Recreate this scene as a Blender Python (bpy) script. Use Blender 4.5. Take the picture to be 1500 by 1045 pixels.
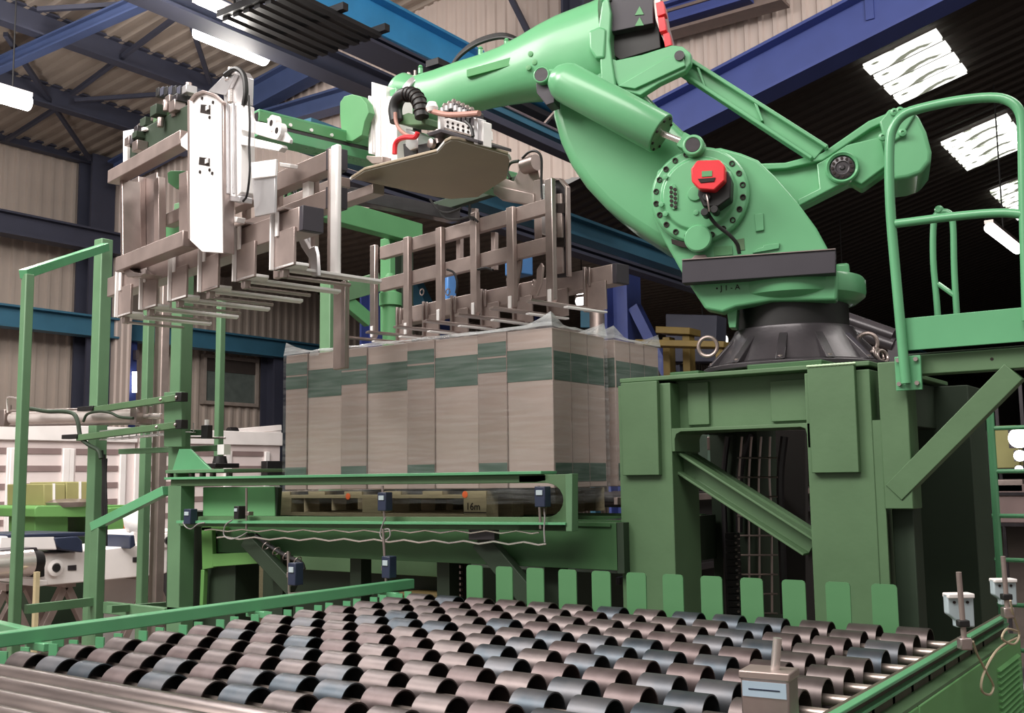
import bpy, math, random
from mathutils import Vector as V, Matrix
random.seed(7)
sc = bpy.context.scene
for o in list(bpy.data.objects): bpy.data.objects.remove(o)
R_ = math.radians

# ------------------------------------------------------------ camera, world, lights, exposure
F, CX, CY = 1549.2, 750.0, 522.5
CAM = V((0, 0, 1.6))
def _axes(yaw, pitch, roll):
    cy, sy = math.cos(yaw), math.sin(yaw)
    f = V((-sy*math.cos(pitch), cy*math.cos(pitch), math.sin(pitch)))
    r = V((cy, sy, 0)); u = r.cross(f)
    c, s = math.cos(roll), math.sin(roll)
    return r*c+u*s, u*c-r*s, f
AX = _axes(R_(35.174), R_(6.5045), R_(-.75936))
cd = bpy.data.cameras.new('camera'); cam = bpy.data.objects.new('camera', cd); sc.collection.objects.link(cam)
cd.sensor_width = 36; cd.lens = F/1500*36; cd.clip_start = .05; cd.clip_end = 300
m = Matrix.Identity(4)
for i in range(3):
    m[i][0] = AX[0][i]; m[i][1] = AX[1][i]; m[i][2] = -AX[2][i]; m[i][3] = CAM[i]
cam.matrix_world = m
sc.camera = cam
w = bpy.data.worlds.new('hall_air'); sc.world = w; w.use_nodes = True
bg = w.node_tree.nodes['Background']; bg.inputs[0].default_value = (1, .93, .88, 1); bg.inputs[1].default_value = .36
sc.view_settings.view_transform = 'Standard'; sc.view_settings.look = 'None'
sc.view_settings.exposure = 0.0; sc.view_settings.gamma = 1; sc.view_settings.use_curve_mapping = False
def area(name, loc, target, sx, sy, power, col=(1, .95, .9)):
    l = bpy.data.lights.new(name, 'AREA'); l.shape = 'RECTANGLE'; l.size = sx; l.size_y = sy; l.energy = power; l.color = col
    o = bpy.data.objects.new(name, l); sc.collection.objects.link(o); o.location = loc
    o.rotation_euler = (V(target)-V(loc)).to_track_quat('-Z', 'Y').to_euler(); return o
area('roof_light_over_camera', (-1.5, -1.5, 8.2), (-3, 4, 1), 7, 3, 620)
area('roof_light_left_bay', (-9.5, 4.5, 7.9), (-11.5, 6, 0), 2, 9, 900)
area('roof_light_left_front', (-6.5, -1.5, 7.0), (-4.5, 3.5, 2.2), 3, 3, 540)
area('roof_light_right', (1.5, 7.5, 8.0), (-3, 10.5, 5), 5, 3, 420)

# ------------------------------------------------------------ pixel -> point on a real plane
def ray(x, y): return AX[0]*((x-CX)/F) - AX[1]*((y-CY)/F) + AX[2]
def hit(x, y, p0, n):
    d = ray(x, y); return CAM + d*((V(p0)-CAM).dot(n)/d.dot(n))
def atX(x, y, v): return hit(x, y, (v, 0, 0), V((1, 0, 0)))
def atY(x, y, v): return hit(x, y, (0, v, 0), V((0, 1, 0)))
def atZ(x, y, v): return hit(x, y, (0, 0, v), V((0, 0, 1)))
Z = V((0, 0, 1)); X = V((1, 0, 0)); Y = V((0, 1, 0))

# ------------------------------------------------------------ materials
def lin(c): return tuple(((v/255)/12.92 if v/255 <= .04045 else ((v/255+.055)/1.055)**2.4) for v in c)
def mat(name, rgb, rough=.5, metal=0., var=.12, scale=6., bump=0., coat=0., stretch=None, emit=None):
    M = bpy.data.materials.new(name); M.use_nodes = True; nt = M.node_tree; b = nt.nodes['Principled BSDF']
    c = lin(rgb)
    tc = nt.nodes.new('ShaderNodeTexCoord'); mp = nt.nodes.new('ShaderNodeMapping'); nz = nt.nodes.new('ShaderNodeTexNoise')
    nt.links.new(tc.outputs['Object'], mp.inputs[0]); nt.links.new(mp.outputs[0], nz.inputs['Vector'])
    if stretch: mp.inputs['Scale'].default_value = stretch
    nz.inputs['Scale'].default_value = scale; nz.inputs['Detail'].default_value = 6
    cr = nt.nodes.new('ShaderNodeValToRGB'); nt.links.new(nz.outputs[0], cr.inputs[0])
    cr.color_ramp.elements[0].position = .3; cr.color_ramp.elements[1].position = .7
    cr.color_ramp.elements[0].color = tuple(max(0, v*(1-var)) for v in c)+(1,)
    cr.color_ramp.elements[1].color = tuple(min(1, v*(1+var)) for v in c)+(1,)
    nt.links.new(cr.outputs[0], b.inputs['Base Color'])
    mr = nt.nodes.new('ShaderNodeMapRange'); mr.inputs[3].default_value = max(.03, rough-.08); mr.inputs[4].default_value = min(1, rough+.08)
    nt.links.new(nz.outputs[0], mr.inputs[0]); nt.links.new(mr.outputs[0], b.inputs['Roughness'])
    b.inputs['Metallic'].default_value = metal
    if coat: b.inputs['Coat Weight'].default_value = coat; b.inputs['Coat Roughness'].default_value = .15
    if bump:
        bp = nt.nodes.new('ShaderNodeBump'); bp.inputs['Strength'].default_value = bump; bp.inputs['Distance'].default_value = .01
        n2 = nt.nodes.new('ShaderNodeTexNoise'); n2.inputs['Scale'].default_value = scale*8; nt.links.new(mp.outputs[0], n2.inputs['Vector'])
        nt.links.new(n2.outputs[0], bp.inputs['Height']); nt.links.new(bp.outputs[0], b.inputs['Normal'])
    if emit: b.inputs['Emission Color'].default_value = (1, .98, .95, 1); b.inputs['Emission Strength'].default_value = emit
    return M
def two_tone(name, c1, c2, scale, rough, metal=0., lo=.4, hi=.6, stretch=None):
    M = mat(name, c1, rough, metal, 0, scale, 0, 0, stretch); nt = M.node_tree
    cr = [n for n in nt.nodes if n.type == 'VALTORGB'][0]
    cr.color_ramp.elements[0].color = lin(c1)+(1,); cr.color_ramp.elements[1].color = lin(c2)+(1,)
    cr.color_ramp.elements[0].position = lo; cr.color_ramp.elements[1].position = hi
    return M
G_ROB = mat('robot_green_enamel', (104, 172, 124), .34, 0, .05, 3, .03, .35)
G_STD = mat('stand_green_paint', (86, 116, 82), .5, 0, .07, 5, .05)
G_FIN = mat('fin_green_paint', (86, 136, 92), .45, 0, .06, 5, .03)
G_RAIL = mat('rail_green_enamel', (98, 166, 120), .3, 0, .06, 4, .02, .3)
G_POST = mat('post_green_paint', (94, 130, 96), .5, 0, .08, 5, .03)
G_CONV = mat('conveyor_green_paint', (58, 96, 58), .5, 0, .08, 4, .03)
G_BRT = mat('bright_green_panel', (92, 152, 102), .5, 0, .05, 4)
G_LEAF = mat('machine_leaf_green', (100, 150, 82), .5, 0, .06, 4)
G_DRK = mat('dark_shaded_green', (40, 56, 40), .6, 0, .1, 4)  # dark green parts; on rear and lower members their shade is in the colour
STEEL = two_tone('roller_steel', (112, 102, 100), (134, 122, 118), 5, .3, .8, .3, .75, (.6, 3, 3))
WHEEL = [two_tone('wheel_steel_brown', (84, 76, 76), (112, 102, 101), 11, .4, .72, .3, .7),
         two_tone('wheel_steel_blue', (68, 76, 84), (98, 98, 102), 7, .42, .72, .4, .62),
         two_tone('wheel_steel_rust', (84, 72, 72), (106, 94, 94), 14, .44, .7, .3, .65)]
SHAFT = mat('shaft_steel', (205, 190, 182), .32, .75, .08, 20)
GALV = mat('brushed_gripper_steel', (176, 162, 158), .34, .85, .08, 14, .02)
GALVW = mat('glare_white_aluminium', (250, 247, 246), .45, .1, .04, 10)  # near-white: glare on the clamp metal put into the colour; plain white parts too
ALU = mat('anodised_aluminium', (222, 220, 222), .3, .7, .04, 14)
BRN = mat('dull_steel_tube', (172, 156, 151), .42, .6, .1, 9, .03)
BLK = mat('black_plastic', (26, 25, 26), .5, 0, .1, 8)
HOLE = mat('dark_bolts_and_holes', (40, 30, 28), .6, .4, .2, 30)  # bolts and print; also dark faces that carry the shade of holes
DGREY = mat('dark_grey_casting', (62, 58, 62), .34, .3, .1, 8, .05, .2)
BAND = mat('charcoal_cover', (58, 54, 62), .5, 0, .06, 6)
RED = mat('red_motor_cap', (226, 46, 56), .4, 0, .05, 6, 0, .3)
HOSE = mat('copper_pink_hose', (176, 130, 118), .5, 0, .1, 30)
RAFT = mat('rafter_blue_grey', (66, 80, 118), .5, 0, .08, 3)
BLUE = mat('crane_blue_paint', (62, 76, 140), .5, 0, .08, 3)
TURQ = mat('crane_girder_blue', (62, 150, 205), .45, 0, .1, 2)
NAVY = mat('navy_steel', (58, 60, 76), .6, 0, .1, 2)
STEELB = mat('steel_blue_rail', (56, 104, 128), .55, 0, .1, 2)
WALLM = mat('siding_beige', (176, 162, 152), .6, 0, .06, 1.2)
GABLE = mat('gable_cladding', (196, 180, 172), .6, 0, .05, 1.5)
ROOFM = mat('roof_sheet', (150, 137, 127), .7, 0, .1, 1.2)
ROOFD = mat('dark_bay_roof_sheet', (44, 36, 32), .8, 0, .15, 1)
DARK = mat('dark_bay_shade', (30, 26, 24), .9, 0, .2, 1)  # near-black; the dimness of the unlit bay is put into the colour
FLOORM = mat('concrete_floor', (112, 100, 94), .5, 0, .12, .8, .05)
TAN = mat('pallet_wood', (150, 140, 112), .8, 0, .15, 8, .1, 0, (1, 10, 10))
PINE = mat('pale_pine', (186, 172, 136), .8, 0, .12, 8, .1)
WHITE = mat('white_machine_paint', (246, 240, 238), .45, 0, .05, 3)
WHITEP = mat('white_trailer_panel', (236, 222, 220), .5, 0, .04, 2)
STRIPE = mat('trailer_slot_brown', (140, 120, 118), .7, 0, .08, 4)
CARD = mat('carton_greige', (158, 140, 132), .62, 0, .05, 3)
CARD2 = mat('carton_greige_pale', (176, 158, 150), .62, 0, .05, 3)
TAPE = mat('carton_green_print', (76, 98, 86), .5, 0, .08, 6)
CARDB = mat('olive_brown_carton', (150, 146, 96), .7, 0, .06, 5)
ORG = mat('orange_mark', (238, 110, 60), .6, 0, .05, 5)
NVB = mat('navy_plastic', (42, 50, 72), .4, 0, .1, 8)
LGREY = mat('pale_blue_plastic', (176, 190, 196), .4, 0, .04, 8)
CHROME = mat('chrome_tube', (236, 228, 224), .22, .75, .03, 8)
TUBE = mat('lit_tube', (255, 255, 255), .4, 0, 0, 5, 0, 0, None, 9.0)
TUBEF = mat('lit_tube_far', (255, 255, 255), .4, 0, 0, 5, 0, 0, None, 5.0)
def sky_mat():
    M = mat('weathered_skylight_sheet', (240, 245, 235), .5, 0, 0, 3, 0, 0, (.8, 1.6, 1)); nt = M.node_tree; b = nt.nodes['Principled BSDF']
    nz = [n for n in nt.nodes if n.type == 'TEX_NOISE'][0]; nz.inputs['Scale'].default_value = 3.2
    cr = nt.nodes.new('ShaderNodeValToRGB'); nt.links.new(nz.outputs[0], cr.inputs[0])
    cr.color_ramp.elements[0].position = .45; cr.color_ramp.elements[0].color = (.1, .11, .08, 1)
    cr.color_ramp.elements[1].position = .5; cr.color_ramp.elements[1].color = (1, 1, .94, 1)
    nt.links.new(cr.outputs[0], b.inputs['Emission Color']); b.inputs['Emission Strength'].default_value = 1.6
    return M
SKYL = sky_mat()
def film_mat(lo=.02, hi=.16, nm='stretch_film'):
    M = bpy.data.materials.new(nm); M.use_nodes = True; nt = M.node_tree; nt.nodes.clear()
    out = nt.nodes.new('ShaderNodeOutputMaterial'); mx = nt.nodes.new('ShaderNodeMixShader'); tr = nt.nodes.new('ShaderNodeBsdfTransparent')
    gl = nt.nodes.new('ShaderNodeBsdfPrincipled'); gl.inputs['Base Color'].default_value = (.8, .84, .86, 1); gl.inputs['Roughness'].default_value = .14
    tc = nt.nodes.new('ShaderNodeTexCoord'); mp = nt.nodes.new('ShaderNodeMapping'); mp.inputs['Scale'].default_value = (3, 3, 34)
    nz = nt.nodes.new('ShaderNodeTexNoise'); nz.inputs['Scale'].default_value = 1.6; nz.inputs['Detail'].default_value = 5
    nt.links.new(tc.outputs['Object'], mp.inputs[0]); nt.links.new(mp.outputs[0], nz.inputs['Vector'])
    bp = nt.nodes.new('ShaderNodeBump'); bp.inputs['Strength'].default_value = .5; bp.inputs['Distance'].default_value = .02
    nt.links.new(nz.outputs[0], bp.inputs['Height']); nt.links.new(bp.outputs[0], gl.inputs['Normal'])
    fr = nt.nodes.new('ShaderNodeMapRange'); fr.inputs[1].default_value = .35; fr.inputs[2].default_value = .8; fr.inputs[3].default_value = lo; fr.inputs[4].default_value = hi
    nt.links.new(nz.outputs[0], fr.inputs[0]); nt.links.new(fr.outputs[0], mx.inputs[0])
    nt.links.new(tr.outputs[0], mx.inputs[1]); nt.links.new(gl.outputs[0], mx.inputs[2]); nt.links.new(mx.outputs[0], out.inputs[0])
    return M
FILM = film_mat(); FILMT = film_mat(.3, .6, 'highlit_film')  # second film is whiter for the top; its highlights are put into the opacity

# ------------------------------------------------------------ mesh helpers
col = bpy.data.collections.new('scene'); sc.collection.children.link(col)
W = {}
def tag(o, label=None, cat=None, group=None, kind=None):
    if label: o['label'] = label
    if cat: o['category'] = cat
    if group: o['group'] = group
    if kind: o['kind'] = kind
    return o
def T(name, label, cat, loc, group=None):
    o = bpy.data.objects.new(name, None); col.objects.link(o); o.location = V(loc); o.empty_display_size = .1
    W[o.name] = V(loc); return tag(o, label, cat, group)
class G:
    def __init__(s): s.v = []; s.f = []
    def add(s, vs, fs):
        n = len(s.v); s.v += [V(p) for p in vs]; s.f += [[i+n for i in f] for f in fs]; return s
    def box(s, x0, x1, y0, y1, z0, z1):
        return s.add([(x, y, z) for x in (x0, x1) for y in (y0, y1) for z in (z0, z1)],
                     [(0, 1, 3, 2), (4, 6, 7, 5), (0, 4, 5, 1), (2, 3, 7, 6), (0, 2, 6, 4), (1, 5, 7, 3)])
    def obox(s, c, a, b, d, ha, hb, hd):
        c = V(c); a = V(a).normalized()*ha; b = V(b).normalized()*hb; d = V(d).normalized()*hd
        return s.add([c+a*i+b*j+d*k for i in (-1, 1) for j in (-1, 1) for k in (-1, 1)],
                     [(0, 1, 3, 2), (4, 6, 7, 5), (0, 4, 5, 1), (2, 3, 7, 6), (0, 2, 6, 4), (1, 5, 7, 3)])
    def ext(s, p0, p1, prof, up=Z):
        p0 = V(p0); p1 = V(p1); d = (p1-p0).normalized(); sd = d.cross(up).normalized(); u = sd.cross(d)
        n = len(prof)
        vs = [p0+sd*a+u*b for a, b in prof]+[p1+sd*a+u*b for a, b in prof]
        return s.add(vs, [tuple(range(n))[::-1], tuple(range(n, 2*n))]+[(i, (i+1) % n, n+(i+1) % n, n+i) for i in range(n)])
    def beam(s, p0, p1, w, h, up=Z):
        return s.ext(p0, p1, [(-w/2, -h/2), (w/2, -h/2), (w/2, h/2), (-w/2, h/2)], up)
    def ibeam(s, p0, p1, w, h, t=.02, up=Z):
        a, b, c = w/2, h/2, t/2
        return s.ext(p0, p1, [(-a, -b), (a, -b), (a, -b+t), (c, -b+t), (c, b-t), (a, b-t), (a, b), (-a, b), (-a, b-t), (-c, b-t), (-c, -b+t), (-a, -b+t)], up)
    def chan(s, p0, p1, w, h, t=.01, side=1, up=Z):
        b = h/2; q = [(0, -b), (w, -b), (w, -b+t), (t, -b+t), (t, b-t), (w, b-t), (w, b), (0, b)]
        return s.ext(p0, p1, [(side*x, y) for x, y in q], up)
    def cyl(s, p0, p1, r0, r1=None, n=20, cap=True):
        r1 = r0 if r1 is None else r1; p0 = V(p0); p1 = V(p1); d = (p1-p0).normalized()
        a = d.orthogonal().normalized(); b = d.cross(a)
        vs = [p+(a*math.cos(2*math.pi*i/n)+b*math.sin(2*math.pi*i/n))*r for p, r in ((p0, r0), (p1, r1)) for i in range(n)]
        fs = [(i, (i+1) % n, n+(i+1) % n, n+i) for i in range(n)]
        if cap: fs += [tuple(range(n))[::-1], tuple(range(n, 2*n))]
        return s.add(vs, fs)
    def lathe(s, o, d, prof, n=32, closed=False):
        o = V(o); d = V(d).normalized(); a = d.orthogonal().normalized(); b = d.cross(a); m_ = len(prof)
        vs = [o+d*h+(a*math.cos(2*math.pi*i/n)+b*math.sin(2*math.pi*i/n))*r for r, h in prof for i in range(n)]
        fs = []
        for k in range(m_ if closed else m_-1):
            k2 = (k+1) % m_
            fs += [(k*n+i, k*n+(i+1) % n, k2*n+(i+1) % n, k2*n+i) for i in range(n)]
        if not closed: fs += [tuple(range(n))[::-1], tuple(range((m_-1)*n, m_*n))]
        return s.add(vs, fs)
    def prism(s, pts, vec):
        vec = V(vec); n = len(pts); pts = [V(p) for p in pts]
        return s.add(pts+[p+vec for p in pts], [tuple(range(n)), tuple(range(n, 2*n))[::-1]]+[(i, n+i, n+(i+1) % n, (i+1) % n) for i in range(n)])
    def tube(s, pts, r, n=8, smooth=0, closed=False):
        pts = [V(p) for p in pts]
        if smooth: pts = cr(pts, smooth)
        m_ = len(pts); t = (pts[1]-pts[0]).normalized(); a = t.orthogonal().normalized(); vs = []
        for k in range(m_):
            if closed: tt = (pts[(k+1) % m_]-pts[k-1]).normalized()
            else: tt = (pts[min(k+1, m_-1)]-pts[max(k-1, 0)]).normalized()
            a = (a-tt*a.dot(tt)).normalized(); b = tt.cross(a)
            vs += [pts[k]+(a*math.cos(2*math.pi*i/n)+b*math.sin(2*math.pi*i/n))*r for i in range(n)]
        fs = [(k*n+i, k*n+(i+1) % n, ((k+1) % m_)*n+(i+1) % n, ((k+1) % m_)*n+i) for k in range(m_ if closed else m_-1) for i in range(n)]
        if not closed: fs += [tuple(range(n))[::-1], tuple(range((m_-1)*n, m_*n))]
        return s.add(vs, fs)
    def ring(s, c, ax, R, r, n=20, k=8):
        c = V(c); ax = V(ax).normalized(); a = ax.orthogonal().normalized(); b = ax.cross(a)
        return s.tube([c+(a*math.cos(2*math.pi*i/n)+b*math.sin(2*math.pi*i/n))*R for i in range(n)], r, k, 0, True)
    def loft(s, secs):
        n = len(secs[0]); m_ = len(secs); vs = [p for q in secs for p in q]
        fs = [(k*n+i, k*n+(i+1) % n, (k+1)*n+(i+1) % n, (k+1)*n+i) for k in range(m_-1) for i in range(n)]
        return s.add(vs, fs+[tuple(range(n))[::-1], tuple(range((m_-1)*n, m_*n))])
    def mesh(s, name, material, org, ang=.6):
        me = bpy.data.meshes.new(name); me.from_pydata([tuple(p-org) for p in s.v], [], s.f); me.validate()
        import bmesh
        bm = bmesh.new(); bm.from_mesh(me); bmesh.ops.recalc_face_normals(bm, faces=bm.faces); bm.to_mesh(me); bm.free()
        if isinstance(material, (list, tuple)):
            for q in material: me.materials.append(q)
        else: me.materials.append(material)
        if ang: me.shade_smooth(); me.set_sharp_from_angle(angle=ang)
        return me
    def to(s, name, material, parent=None, bevel=0., ang=.6, seg=2, **kw):
        mn = V([min(p[i] for p in s.v) for i in range(3)]); mx = V([max(p[i] for p in s.v) for i in range(3)])
        org = (mn+mx)/2
        if parent is None: org.z = mn.z
        o = bpy.data.objects.new(name, s.mesh(name, material, org, ang)); col.objects.link(o)
        place(o, org, parent)
        if bevel:
            b = o.modifiers.new('bevel', 'BEVEL'); b.width = bevel; b.segments = seg; b.limit_method = 'ANGLE'; b.angle_limit = .6; b.harden_normals = False
        return tag(o, **kw)
def place(o, org, parent=None):
    W[o.name] = V(org)
    if parent: o.parent = parent; o.location = V(org)-W[parent.name]
    else: o.location = V(org)
def inst(me, name, org, parent, rot=None):
    o = bpy.data.objects.new(name, me); col.objects.link(o); place(o, org, parent)
    if rot: o.rotation_euler = rot
    return o
def dup(src, delta, label=None, group=None, parent=None):
    c = src.copy(); col.objects.link(c)
    org = W[src.name]+V(delta) ; W[c.name] = org
    if parent is None: c.location = org
    else: c.parent = parent
    if label: c['label'] = label
    if group: c['group'] = group
    for ch in list(src.children):
        dup(ch, delta, parent=c)
    return c
def cr(p, n):
    out = []; q = [p[0]*2-p[1]]+p+[p[-1]*2-p[-2]]
    for i in range(1, len(q)-2):
        for k in range(n):
            t = k/n; a, b, c, d = q[i-1], q[i], q[i+1], q[i+2]
            out.append(.5*((2*b)+(c-a)*t+(2*a-5*b+4*c-d)*t*t+(3*b-a-3*c+d)*t*t*t))
    return out+[p[-1]]
def trace(pts, f, k=0):
    q = [f(x, y) for x, y in pts]
    return q
def struct(g, name, material, **kw):
    o = g.to(name, material, None, **kw); o['kind'] = 'structure'; return o
def text(body, size, loc, right, up, material, parent, name='lettering', depth=.001):
    c = bpy.data.curves.new(name, 'FONT'); c.body = body; c.size = size; c.extrude = depth; c.align_x = 'CENTER'; c.align_y = 'CENTER'
    t = bpy.data.objects.new('tmp', c); sc.collection.objects.link(t)
    dg = bpy.context.evaluated_depsgraph_get(); dg.update(); me = bpy.data.meshes.new_from_object(t.evaluated_get(dg))
    bpy.data.objects.remove(t); me.materials.clear(); me.materials.append(material)
    o = bpy.data.objects.new(name, me); col.objects.link(o)
    r = V(right).normalized(); n = r.cross(V(up)).normalized(); u = n.cross(r)
    mm = Matrix((( r[0], u[0], n[0]), (r[1], u[1], n[1]), (r[2], u[2], n[2])))
    place(o, V(loc), parent); o.rotation_euler = mm.to_euler(); return o

# ============================================================ THE SETTING
g = G(); g.box(-20.4, 12, -6, 62, -.2, 0); struct(g, 'floor', FLOORM, ang=0)
def corr(p0, du, nu, dv, h, pitch_axis_n, name, material):
    pass
def siding(name, p0, u, L, v, H, nrm, pitch, depth, material, clip=None):
    """trapezoid-ribbed sheet: ribs repeat along u, run along v, stand out along nrm"""
    g = G(); k = int(L/pitch); prof = []
    for i in range(k):
        a = i*pitch; prof += [(a, 0), (a+pitch*.55, 0), (a+pitch*.65, depth), (a+pitch*.9, depth)]
    prof.append((k*pitch, 0)); n = len(prof); vs = []
    for a, d in prof:
        base = V(p0)+V(u)*a; lo = 0.; hi = H
        if clip: lo, hi = clip(a)
        vs += [base+V(v)*lo+V(nrm)*d, base+V(v)*hi+V(nrm)*d]
    g.add(vs, [(2*i, 2*i+2, 2*i+3, 2*i+1) for i in range(n-1)])
    return struct(g, name, material, ang=0)
EAVE = 8.46
siding('wall_left', (-20, -4, 0), Y, 61, Z, EAVE, X, .25, .05, WALLM)
# hall roof: from the left eave rising towards the right (slope .11)
SL = .113
roofdir = V((1, 0, SL))
siding('ceiling', (-20, -4, EAVE), Y, 17.1, roofdir, 26, V((0, 0, -1)), .28, .06, ROOFM)
# gable cladding above the opening at Y = 13: its bottom edge follows the lower bay's rafter on the right
def gclip(a):
    x = -20+a; top = EAVE+SL*a
    low = max(6.0, 6.257+(x+6.22)*.263) if x > -9.4 else (6.2 if x > -18.8 else 0)
    return low, max(low+.01, top)
siding('wall_back', (-20, 13.05, 0), X, 24.5, Z, 9, -Y, .2, .035, GABLE, gclip)
# lower bay beyond the opening
rd = V((1, 0, .263)).normalized()
zr = lambda x: 6.2+(x+6.22)*.263
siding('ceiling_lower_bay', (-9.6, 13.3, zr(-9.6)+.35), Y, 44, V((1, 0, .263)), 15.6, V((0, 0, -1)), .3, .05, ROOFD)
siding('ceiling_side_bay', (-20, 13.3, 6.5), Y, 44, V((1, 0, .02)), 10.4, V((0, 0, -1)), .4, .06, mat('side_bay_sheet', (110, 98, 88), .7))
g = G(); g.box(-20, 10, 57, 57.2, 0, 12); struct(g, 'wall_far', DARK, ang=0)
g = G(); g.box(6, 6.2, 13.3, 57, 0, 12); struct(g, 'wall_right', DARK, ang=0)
# window in left wall
def wallp(x, y): return atX(x, y, -19.9)
w0, w1, w2 = wallp(300, 526), wallp(372, 590), wallp(300, 590)
g = G(); zt, zb, ya, yb = 4.45, 3.45, w0.y, w1.y
for q in ((ya, yb, zt, zt+.08), (ya, yb, zb-.08, zb), (ya-.08, ya, zb-.08, zt+.08), (yb, yb+.08, zb-.08, zt+.08)): g.box(-19.95, -19.82, *q)
wf = struct(g, 'window_1', mat('window_frame_grey', (150, 138, 130), .6), ang=0)
g = G(); g.box(-19.92, -19.88, ya, yb, zb, zt-.3); g.to('pane', mat('window_pane', (96, 104, 100), .15), wf, ang=0)
g = G(); g.box(-19.91, -19.86, ya, yb, zt-.3, zt); g.to('blind', mat('window_blind', (62, 54, 50), .8), wf, ang=0)

# wall columns
n_ = 0
for x, y, wd, h0, h1, m_, sd in ((142, 400, .5, 0, 8.4, NAVY, 1), (405, 520, .35, 0, 4.9, NAVY, 1), (182, 560, .34, 0, 4.7, BLUE, 1)):
    p = atX(x, y, -19.5); g = G(); g.ibeam((-19.6, p.y, h0), (-19.6, p.y, h1), wd*1.1, .5, .05, X)
    g.to('wall_column', m_, None, label={142: 'dark navy steel column in the far left wall corner', 405: 'slim navy column between the window and the wrapped stack', 182: 'blue steel column on the left wall behind the tall green post'}[x], cat='column')
    g = G()
# horizontal blue rails on left wall (crane runways)
def rail(name, label, x, za, zb, y0, y1, m_, w_=.35):
    g = G(); g.ibeam((x, y0, (za+zb)/2), (x, y1, (za+zb)/2), w_, abs(zb-za), .04); return g.to(name, m_, None, label=label, cat='beam')
rail('runway_beam', 'teal crane rail running along the left wall at window height', -19.3, 4.55, 4.98, -3, 36, STEELB)
rail('runway_beam', 'dark blue crane rail high on the left wall under the roof', -19.2, 6.3, 6.75, -3, 13.8, NAVY)
# roof purlins (along Y) and rafters (along X)
def rz(x): return EAVE+SL*(x+20)
g0 = None
k = 0
for px_, py_ in ((170, 75), (90, 148), (600, 60)):
    pass
PUR = []
for (x, y) in ((172, 75), (95, 146), ):
    d = ray(x, y); t = None
    # intersect with plane z = rz(x)-.2
    t = ((EAVE-.2+SL*20)-CAM.z)/(d.z-SL*d.x); p = CAM+d*t; PUR.append(p.x)
for i, xx in enumerate(PUR):
    g = G(); g.ibeam((xx, -3.5, rz(xx)-.22), (xx, 12.9, rz(xx)-.22), .22, .4, .03)
    g.to('roof_purlin', NAVY, None, label=('dark roof purlin nearest the hanging tube light', 'dark roof purlin nearest the left eave')[i], cat='beam')
def roofpt(x, y, dz=-.1):
    d = ray(x, y); t = ((EAVE+dz+SL*20)-CAM.z)/(d.z-SL*d.x); return CAM+d*t
def roofbeam(a, b, wd, h, m_, label, name='roof_brace', cat='brace', dz=-.15):
    g = G(); p, q = roofpt(*a, dz), roofpt(*b, dz)
    g.ibeam(p, q, wd, h, min(.03, wd/4)) if wd > .1 else g.beam(p, q, wd, h)
    return g.to(name, m_, None, label=label, cat=cat)
a, b = roofpt(-60, 122, -.55), roofpt(232, -8, -.55)
g = G(); g.ibeam(a, b, .16, .22, .03); g.to('roof_rafter', RAFT, None, label='blue sloping rafter crossing the top left corner', cat='beam')
br = [((8, 50), (65, 135)), ((35, 92), (132, 234)), ((105, 138), (270, 16)), ((10, 205), (80, 160)), ((110, 147), (250, 137)), ((275, 20), (308, 122)), ((55, 14), (172, 7))]
rods = ['roof tie rod descending from the top left corner to the purlin', 'roof tie rod running down to the far left wall corner', 'roof tie rod rising towards the grating above the far purlin', 'short roof tie rod above the left edge tube light', 'flat roof tie rod pointing at the energy chain', 'roof tie rod just left of the hanging tube light', 'flat roof tie rod along the top picture edge at left']
for i, (a, b) in enumerate(br):
    roofbeam(a, b, .07, .07, NAVY, 'thin dark '+rods[i], dz=-.3)['group'] = 'thin roof tie rods'
roofbeam((0, 200), (132, 235), .2, .2, NAVY, 'dark eaves strip where the left wall meets the roof', 'eaves_beam', 'beam', -.1)
# gable rafters
g = G()
g.ibeam((-7.0, 12.8, zr(-7)+.25), (5, 12.8, zr(5)+.25), .42, .62, .04)
g.to('gable_rafter', BLUE, None, label='bright blue rafter sloping above the dark lower bay roof', cat='beam')
g = G(); p, q = atY(505, 142, 12.7), atY(300, 200, 12.7); g.ibeam(atY(260, 215, 12.7), atY(520, 140, 12.7), .3, .34, .04)
g.to('gable_tie', RAFT, None, label='blue tie beam on the beige gable behind the white gripper rail', cat='beam')
a, b = atY(290, 168, 12.75), atY(480, 55, 12.75); g = G(); g.ibeam(a+V((-2.5, -.1, -.75)), b+V((0, -.1, -.45)), .3, .5, .04)
g.to('gable_rafter', RAFT, None, label='blue rafter along the top of the gable left of the robot', cat='beam')
a, b = atY(848, 15, 12.8), atY(848, -80, 12.8); g = G(); g.ibeam(b, a+V((0, 0, -.8)), .4, .4, .04, X)
g.to('gable_post', NAVY, None, label='navy post on the gable above the robot upper arm', cat='column')
a, b = atY(745, -10, 12.8), atY(785, 70, 12.8); g = G(); g.beam(a, b, .08, .08); g.to('gable_brace', NAVY, None, label='thin dark brace on the gable above the black hose arc', cat='brace')
a, b = atY(940, 48, 12.7), atY(1150, -12, 12.7); g = G(); g.ibeam(a, b, .3, .32, .04)
g.to('gable_girt', mat('girt_brown', (120, 104, 98), .6), None, label='brown girt crossing the gable behind the robot motor', cat='beam')
a, b = atY(975, 24, 12.6), atY(1100, -14, 12.6); g = G(); g.ibeam(a, b, .25, .3, .04)
g.to('gable_tie', BLUE, None, label='short blue tie at the top edge right of the robot motor', cat='beam')
a = atY(1276, 30, 12.8); g = G(); g.beam(a, a+V((0, 0, 1.5)), .1, .1, X)
g.to('gable_post', BLUE, None, label='short blue post above the right hand rafter', cat='column')

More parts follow.
